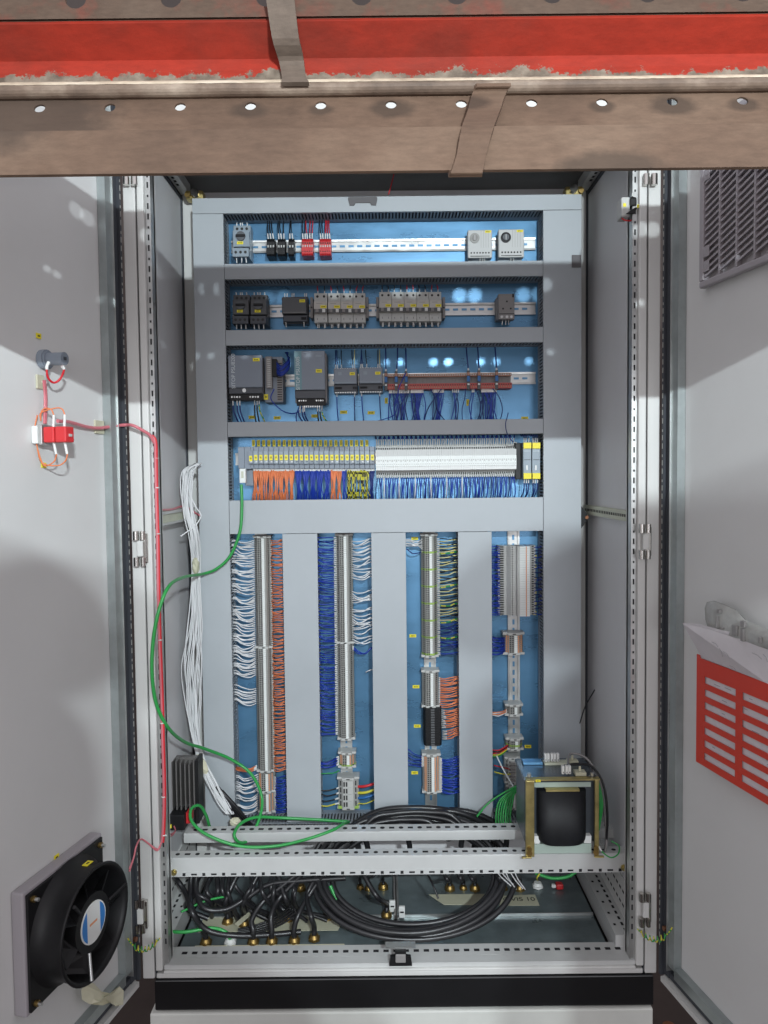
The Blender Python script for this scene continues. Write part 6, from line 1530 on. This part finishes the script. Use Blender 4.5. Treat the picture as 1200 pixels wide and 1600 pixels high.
# red contact block
t = dthing('contact_block', 'red double contact block on a white holder on the left door', 'switch', -1, 60, 694)
child(t, 'holder', MB().box(-.020, .020, -.012, 0, 0, .034, M['white'], .002).box(-.016, .016, -.020, -.012, -.002, .036, M['zinc'], .001))
for k in range(2):
    child(t, 'red_element', MB().box(-.013, .013, -.044-.026*k, -.0205-.026*k, .002, .032, M['red'], .0025).box(-.004, .004, -.046-.026*k, -.044-.026*k, .013, .018, M['tgrey2']))
    y_ = -.034-.024*k
    child(t, 'white_sleeve', MB().cyl((.0, y_, .032), (.0, y_-.002, .055), .0026, M['white'], 8)); child(t, 'white_sleeve', MB().cyl((.0, y_, .003), (.002, y_-.003, -.020), .0026, M['white'], 8))
bpy.context.view_layer.update()
mw = t.matrix_world
def tw(*c): return tuple(mw @ Vector(c))
for k in range(2):
    y_ = -.036-.024*k
    wire('orange_wire', [tw(0, y_, .055), tw(0, y_+.006, .066), tw(0, y_+.020, .068), tw(0, -.008, .060), tw(.004, -.004, .045)], .0013, M['worange'], 'thin orange wire looping over the red contact block', 'orange wires round the red contact block', sub=5)
    wire('orange_wire', [tw(.002, y_-.002, -.020), tw(.002, y_+.004, -.034), tw(0, y_+.020, -.042), tw(-.004, -.010, -.036), tw(-.012, -.006, -.004), tw(-.016, -.006, .03), tw(-.008, -.006, .055)], .0013, M['worange'], 'thin orange wire looping under the red contact block', 'orange wires under the red contact block', sub=5)
# fan with filter frame
zlo = DP(-1, 45, 1588, .012).z; zhi = DP(-1, 42, 1400, .012).z; S = zhi-zlo
Pn = DP(-1, 160, 1308, .012); Pf = DP(-1, 43, 1400, .012)
wlen = (Vector((Pn.x, Pn.y, 0))-Vector((Pf.x, Pf.y, 0))).length
t = dthing('fan', 'large black round fan on a square plate at the foot of the left door', 'fan', -1, 100, 1560)
bpy.context.view_layer.update()
ln = local(t, Pn); lf = local(t, Pf)
x0, x1 = min(ln.x, lf.x), max(ln.x, lf.x); zt1 = max(ln.z, lf.z); zt0_ = zt1-(x1-x0)*1.0
zt0_ = local(t, DP(-1, 45, 1588, .012)).z
side_s = x1-x0
child(t, 'filter_frame', MB().box(x0-.006, x1+.006, -.026, 0, zt0_-.006, zt1+.006, M['filter'], .003))
child(t, 'square_plate', MB().box(x0, x1, -.0318, -.0262, zt0_, zt1, M['black'], .001))
cx0, cz0 = (x0+x1)/2, (zt0_+zt1)/2
R0 = min(x1-x0, zt1-zt0_)*.5
print('FAN', x1-x0, zt1-zt0_)
mb = MB(); prof = [(R0*1.06, -.032), (R0*.97, -.040), (R0*.94, -.060), (R0*.97, -.086), (R0*1.0, -.091), (R0*.98, -.094), (R0*.93, -.091), (R0*.91, -.084), (R0*.86, -.040)]
nn = 48; vs = []; fs = []
for r_, y_ in prof:
    for j in range(nn): vs.append((cx0+r_*math.cos(2*math.pi*j/nn), y_, cz0+r_*math.sin(2*math.pi*j/nn)))
for i in range(len(prof)-1):
    for j in range(nn): fs.append((i*nn+j, i*nn+(j+1) % nn, (i+1)*nn+(j+1) % nn, (i+1)*nn+j))
mb.add(vs, fs, M['black'], True); child(t, 'shroud', mb)
child(t, 'motor_hub', MB().cyl((cx0, -.033, cz0), (cx0, -.084, cz0), R0*.50, M['black'], 28))
child(t, 'hub_label', MB().cyl((cx0, -.0842, cz0), (cx0, -.0860, cz0), R0*.36, M['white'], 28).prism([(cx0+R0*.335*math.cos(math.radians(g)), cz0+R0*.335*math.sin(math.radians(g))) for g in range(125, 240, 10)], -.0864, -.0861, 'y', M['bluel']).prism([(cx0+R0*.335*math.cos(math.radians(g)), cz0+R0*.335*math.sin(math.radians(g))) for g in range(-55, 60, 10)], -.0864, -.0861, 'y', M['bluel']).box(cx0-R0*.12, cx0+R0*.1, -.0864, -.0861, cz0-R0*.02, cz0+R0*.02, M['torange']))
for k in range(7):
    a = 2*math.pi*k/7+.3; c, s_ = math.cos(a), math.sin(a)
    q = [Vector((cx0+R0*.50*c, -.045, cz0+R0*.50*s_)), Vector((cx0+R0*.85*math.cos(a+.1), -.045, cz0+R0*.85*math.sin(a+.1))), Vector((cx0+R0*.85*math.cos(a+.62), -.085, cz0+R0*.85*math.sin(a+.62))), Vector((cx0+R0*.50*math.cos(a+.62), -.085, cz0+R0*.50*math.sin(a+.62)))]
    mb = MB(); mb.add(q+[v+Vector((0, .003, 0)) for v in q], [(0, 1, 2, 3), (7, 6, 5, 4), (0, 4, 5, 1), (1, 5, 6, 2), (2, 6, 7, 3), (3, 7, 4, 0)], M['black']); child(t, 'blade', mb)
for k in range(3):
    a = math.radians(255+120*k); mb = MB(); mb.cyl((cx0+R0*.5*math.cos(a), -.084, cz0+R0*.5*math.sin(a)), (cx0+R0*.93*math.cos(a), -.096, cz0+R0*.93*math.sin(a)), .0035, M['zinc'] if k == 0 else M['black'], 8); child(t, 'strut', mb)
for dx, dz in ((x0+.012, zt0_+.012), (x1-.012, zt0_+.012), (x0+.012, zt1-.012), (x1-.012, zt1-.012)):
    child(t, 'corner_screw', MB().cyl((dx, -.0318, dz), (dx, -.038, dz), .006, M['brass'], 8).cyl((dx, -.038, dz), (dx, -.046, dz), .0035, M['zinc'], 8))
g = MB(); g.box(-.010, .010, -.0012, 0, -.006, .006, M['yel']).box(-.004, .004, -.0016, -.0012, -.002, .002, M['yelt']); o = child(t, 'label_tag', g)
o.matrix_local = Matrix.Translation((cx0+R0*.18, -.062, cz0+R0*.945)) @ Matrix.Rotation(math.radians(-90), 4, 'X')
# tape at the foot of the left door
tp = dthing('tape_piece', 'crumpled masking tape stuck on the lower rim of the left door', 'tape', -1, 160, 1575)
bpy.context.view_layer.update()
out_ = [(130, 1538), (146, 1536), (158, 1549), (172, 1552), (186, 1541), (193, 1548), (192, 1570), (180, 1572), (172, 1566), (160, 1571), (140, 1569), (128, 1562), (127, 1548)]
P = [local(tp, DP(-1, a_, b_, rnd.uniform(.000, .012))) for a_, b_ in out_]; c = local(tp, DP(-1, 160, 1560, .010)); k = len(P)
mid = [p.lerp(c, .5)+Vector((0, rnd.uniform(-.008, .006), rnd.uniform(-.002, .002))) for p in P]
mb = MB(); nv = Vector((0, -.0008, 0)); base = P+mid+[c]
vs = base+[v+nv for v in base]; B2 = 2*k+1; fs = []
for i in range(k):
    j = (i+1) % k; fs += [(i, j, k+j, k+i), (k+i, k+j, 2*k), (B2+i, B2+k+i, B2+k+j, B2+j), (B2+k+i, B2+2*k, B2+k+j), (i, B2+i, B2+j, j)]
mb.add(vs, fs, M['tape']); child(tp, 'tape_sheet', mb)
# earth studs with coiled wires
for side, (sx_, sy_), (ex, ey), lb in ((-1, (200, 1466), (252, 1462), 'left'), (1, (1050, 1449), (994, 1448), 'right')):
    t = dthing('earth_stud', 'round earth stud on the lower part of the %s door' % lb, 'stud', side, sx_, sy_)
    child(t, 'stud_base', MB().cyl((0, 0, 0), (0, -.014, 0), .010, M['tgrey2'], 14)); child(t, 'stud_nut', MB().cyl((0, -.014, 0), (0, -.022, 0), .006, M['copper'], 6))
    A = DP(side, sx_, sy_, .004); B_ = U(ex, ey, .0); pts = []
    n_ = 60
    for i in range(n_+1):
        f = i/n_; P = A.lerp(B_, f)+Vector((0, -.012*math.sin(math.pi*f), -.022*math.sin(math.pi*f)**.7))
        if .22 < f < .9: a = f*60; P += Vector((0.0, .006*math.cos(a), .006*math.sin(a)))
        pts.append(P)
    mb = MB(); mb.tube(pts, .0015, M['wyel'], 6, [M['wyel'], M['wgreen']], 2); o = mb.build('earth_wire', origin=pts[0], fix=False)
    tag(o, 'coiled yellow-green earth wire between the %s door and the frame' % lb, 'wire')
# ---- right door: ventilation grille
P0 = DP(1, 1103, 452, -.002); 
t = dthing('vent_grille', 'square grey ventilation grille with slanted slats at the top of the right door', 'vent grille', 1, 1103, 452)
p0, u, n, W = DOOR[1]
sgn = 1 if (t.matrix_world.to_3x3() @ Vector((1, 0, 0))).dot(u) > 0 else -1
S = .325
def gx(a): return sgn*a
mb = MB(); mb.box(gx(0), gx(S), -.017, -.002, 0, .014, M['filter'], .003).box(gx(0), gx(S), -.017, -.002, S-.014, S, M['filter'], .003).box(gx(0), gx(.014), -.017, -.002, .0142, S-.0142, M['filter'], .002).box(gx(S-.014), gx(S), -.017, -.002, .0142, S-.0142, M['filter'], .002)
child(t, 'grille_frame', mb)
child(t, 'filter_mat', MB().box(gx(.0145), gx(S-.0145), -.005, -.002, .0145, S-.0145, M['filterd']))
mb = MB(); bars = [.014+i*.052 for i in range(1, 6)]
for b in bars: mb.box(gx(b-.0022), gx(b+.0022), -.0165, -.0055, .0145, S-.0145, M['filter'])
child(t, 'cross_bars', mb)
mb = MB(); pitch = .0135; k = -12
edges = [.0145]+[b for b in bars]+[S-.0145]
while k*pitch < S+.02:
    for e0, e1 in zip(edges[:-1], edges[1:]):
        e0 += .0024; e1 -= .0024
        z0 = k*pitch+e0*0.30; z1 = k*pitch+e1*0.30
        if z0 < .016 or z1 > S-.018: continue
        vs = [(gx(e0), -.0155, z0), (gx(e1), -.0155, z1), (gx(e1), -.0155, z1+.0045), (gx(e0), -.0155, z0+.0045), (gx(e0), -.0060, z0+.003), (gx(e1), -.0060, z1+.003), (gx(e1), -.0060, z1+.0075), (gx(e0), -.0060, z0+.0075)]
        mb.add(vs, [(0, 1, 2, 3), (4, 5, 6, 7), (0, 1, 5, 4), (2, 3, 7, 6), (1, 2, 6, 5), (0, 3, 7, 4)], M['filter'])
    k += 1
child(t, 'slats', mb)
mb = MB()
for zz in (.030, .060, .215, .24): mb.box(gx(.0145), gx(.034), -.0172, -.0158, zz, zz+.022, M['filter'], .001).cyl((gx(.024), -.0175, zz+.011), (gx(.024), -.0172, zz+.011), .003, M['filterd'], 8)
child(t, 'corner_tabs', mb)
# ---- red pocket with documents
t = dthing('document_pocket', 'red metal document pocket with rows of slots on the right door', 'document pocket', 1, 1088, 1190)
TL = local(t, DP(1, 1088, 1026, .012)); BL = local(t, DP(1, 1088, 1190, .012))
TL0 = TL.x; H_ = TL.z-BL.z
x_ = lambda px, py: local(t, DP(1, px, py, .012)).x
xs0 = x_(1088, 1110); xs1 = x_(1100, 1110); xs2 = x_(1149, 1120); xs3 = x_(1159, 1120)
cw = abs(xs2-xs1); bw = abs(xs3-xs2); zb_l = BL.z
PW = abs(xs1-xs0)*2+cw*3+bw*2
yb = -.0315
mb = MB()
def pbx(a, b, z0, z1, y0=yb, y1=yb+.0018, mt=None): mb.box(xs0+sgn*a, xs0+sgn*b, y0, y1, z0, z1, mt or M['pocket'])
e = abs(xs1-xs0); x = 0
cuts = []; x = e
for c in range(3): cuts.append((x, x+cw)); x += cw+bw
rows_ = 7; mt_ = H_*.10; mbt = H_*.065; ph_ = (H_-mt_-mbt)/rows_; sh = ph_*.54
prev = 0
for a_, b_ in cuts+[(PW, None)]:
    pbx(prev, a_, zb_l, zb_l+H_)
    if b_ is None: break
    z = zb_l+mbt
    pbx(a_, b_, zb_l, z)
    for r in range(rows_):
        pbx(a_, b_, z+sh, z+ph_); z += ph_
    pbx(a_, b_, z, zb_l+H_)
    prev = b_
child(t, 'front_panel', mb)
mb = MB(); pbx(0, .0018, zb_l, zb_l+H_, yb+.002, -.0005); pbx(.002, PW, zb_l, zb_l+.0018, yb+.002, -.0005); pbx(.0, .010, zb_l+H_, zb_l+H_+.006); child(t, 'side_flange', mb)
pt = thing('document_stack', 'stack of folded white drawings standing in the red pocket', 'papers', tuple(DP(1, 1100, 1188, 0)), None, drot(1)); bpy.context.view_layer.update()
mb = MB(); q0 = local(pt, DP(1, 1088, 1190, .012))
mb.box(q0.x+sgn*.006, q0.x+sgn*(PW-.006), -.0075, -.0055, q0.z+.003, q0.z+H_+.004, M['paper'])
child(pt, 'folded_sheets', mb)
mb = MB()
for r in range(40):
    a_ = rnd.uniform(.01, PW-.03); z = q0.z+rnd.uniform(.01, H_-.01); mb.box(q0.x+sgn*a_, q0.x+sgn*(a_+rnd.uniform(.004, .02)), -.0080, -.0076, z, z+.0012, M['ink'])
child(pt, 'printed_lines', mb)
def dpoly(root, name, pts, mt, th=.002):
    """pts: (px,py,n) at several offsets from the door, made into a thick sheet"""
    P = [local(root, DP(1, a, b, c)) for a, b, c in pts]
    mb = MB(); k = len(P); nv = Vector((0, -th, 0))
    mb.add(P+[p+nv for p in P], [tuple(range(k)), tuple(range(k, 2*k))[::-1]]+[(i, (i+1) % k, k+(i+1) % k, k+i) for i in range(k)], mt)
    return child(root, name, mb)
dpoly(pt, 'bent_sheet', [(1067, 974, .040), (1086, 977, .036), (1112, 984, .030), (1150, 997, .022), (1206, 1006, .014), (1260, 1018, .010), (1260, 1110, .010), (1200, 1068, .011), (1140, 1044, .010), (1098, 1028, .010)], M['paper'], .0012)
dpoly(pt, 'rear_sheet', [(1067, 973, .034), (1092, 975, .030), (1130, 985, .024), (1210, 1001, .008), (1260, 1012, .004), (1260, 1060, .004), (1200, 1040, .006), (1100, 1000, .020)], M['paper'], .001)
mb = MB()
for a_, b_ in (((1112, 1003), (1122, 1011)), ((1124, 1013), (1129, 1026)), ((1130, 1018), (1140, 1028)), ((1175, 1020), (1190, 1030)), ((1192, 1022), (1199, 1034)), ((1140, 1040), (1150, 1047))):
    A = local(pt, DP(1, a_[0], a_[1], .034)); B_ = local(pt, DP(1, b_[0], b_[1], .030)); mb.tube([A, (A+B_)/2+Vector((.002, 0, .002)), B_], .0006, M['ink'], 4)
child(pt, 'drawing_lines', mb)
M['bag'] = mat('clear_bag_film', (0.42, 0.42, 0.40), 0.25, var=0.25, vscale=25, bump=0.6, bscale=40, spec=0.7)
bgr = thing('plastic_bag', 'clear plastic bag with small connectors tucked behind the drawings', 'plastic bag', tuple(DP(1, 1110, 985, 0)), None, drot(1)); bpy.context.view_layer.update()
outl = [(1101, 950), (1104, 941), (1116, 939), (1130, 944), (1150, 953), (1163, 967), (1170, 972), (1200, 984), (1250, 1003), (1250, 1030), (1180, 1010), (1140, 1000), (1108, 988), (1102, 968)]
P = [local(bgr, DP(1, a_, b_, .012)) for a_, b_ in outl]; c = sum(P, Vector())/len(P); c = local(bgr, DP(1, 1150, 985, .012))
mb = MB(); vs = []; fs = []; k = len(P); RN = 5
for side_ in (-1, 1):
    for r in range(RN+1):
        f = r/RN
        for p in P:
            q = c+(p-c)*(1-f*.95); bul = .011*math.sqrt(max(0, 1-(1-f)**2)); vs.append(q+Vector((rnd.uniform(-.0008, .0008), side_*(bul+rnd.uniform(-.0012, .0012)) if r else 0, rnd.uniform(-.0008, .0008))))
for b in range(2):
    o_ = b*(RN+1)*k
    for r in range(RN):
        for j in range(k): fs.append((o_+r*k+j, o_+r*k+(j+1) % k, o_+(r+1)*k+(j+1) % k, o_+(r+1)*k+j))
    fs.append(tuple(o_+RN*k+j for j in range(k)))
mb.add(vs, fs, M['bag'], True); child(bgr, 'bag_film', mb)
mb = MB()
for a_, b_, w_, h_ in ((1123, 955, .004, .004), (1120, 972, .002, .012), (1148, 985, .007, .010), (1161, 975, .006, .006), (1160, 992, .004, .012), (1187, 1000, .003, .006), (1128, 981, .003, .002)):
    q = local(bgr, DP(1, a_, b_, .026)); mb = MB(); mb.box(q.x-w_, q.x+w_, q.y-.002, q.y+.004, q.z-h_, q.z+h_, M['devg'], .001); child(bgr, 'connector', mb)
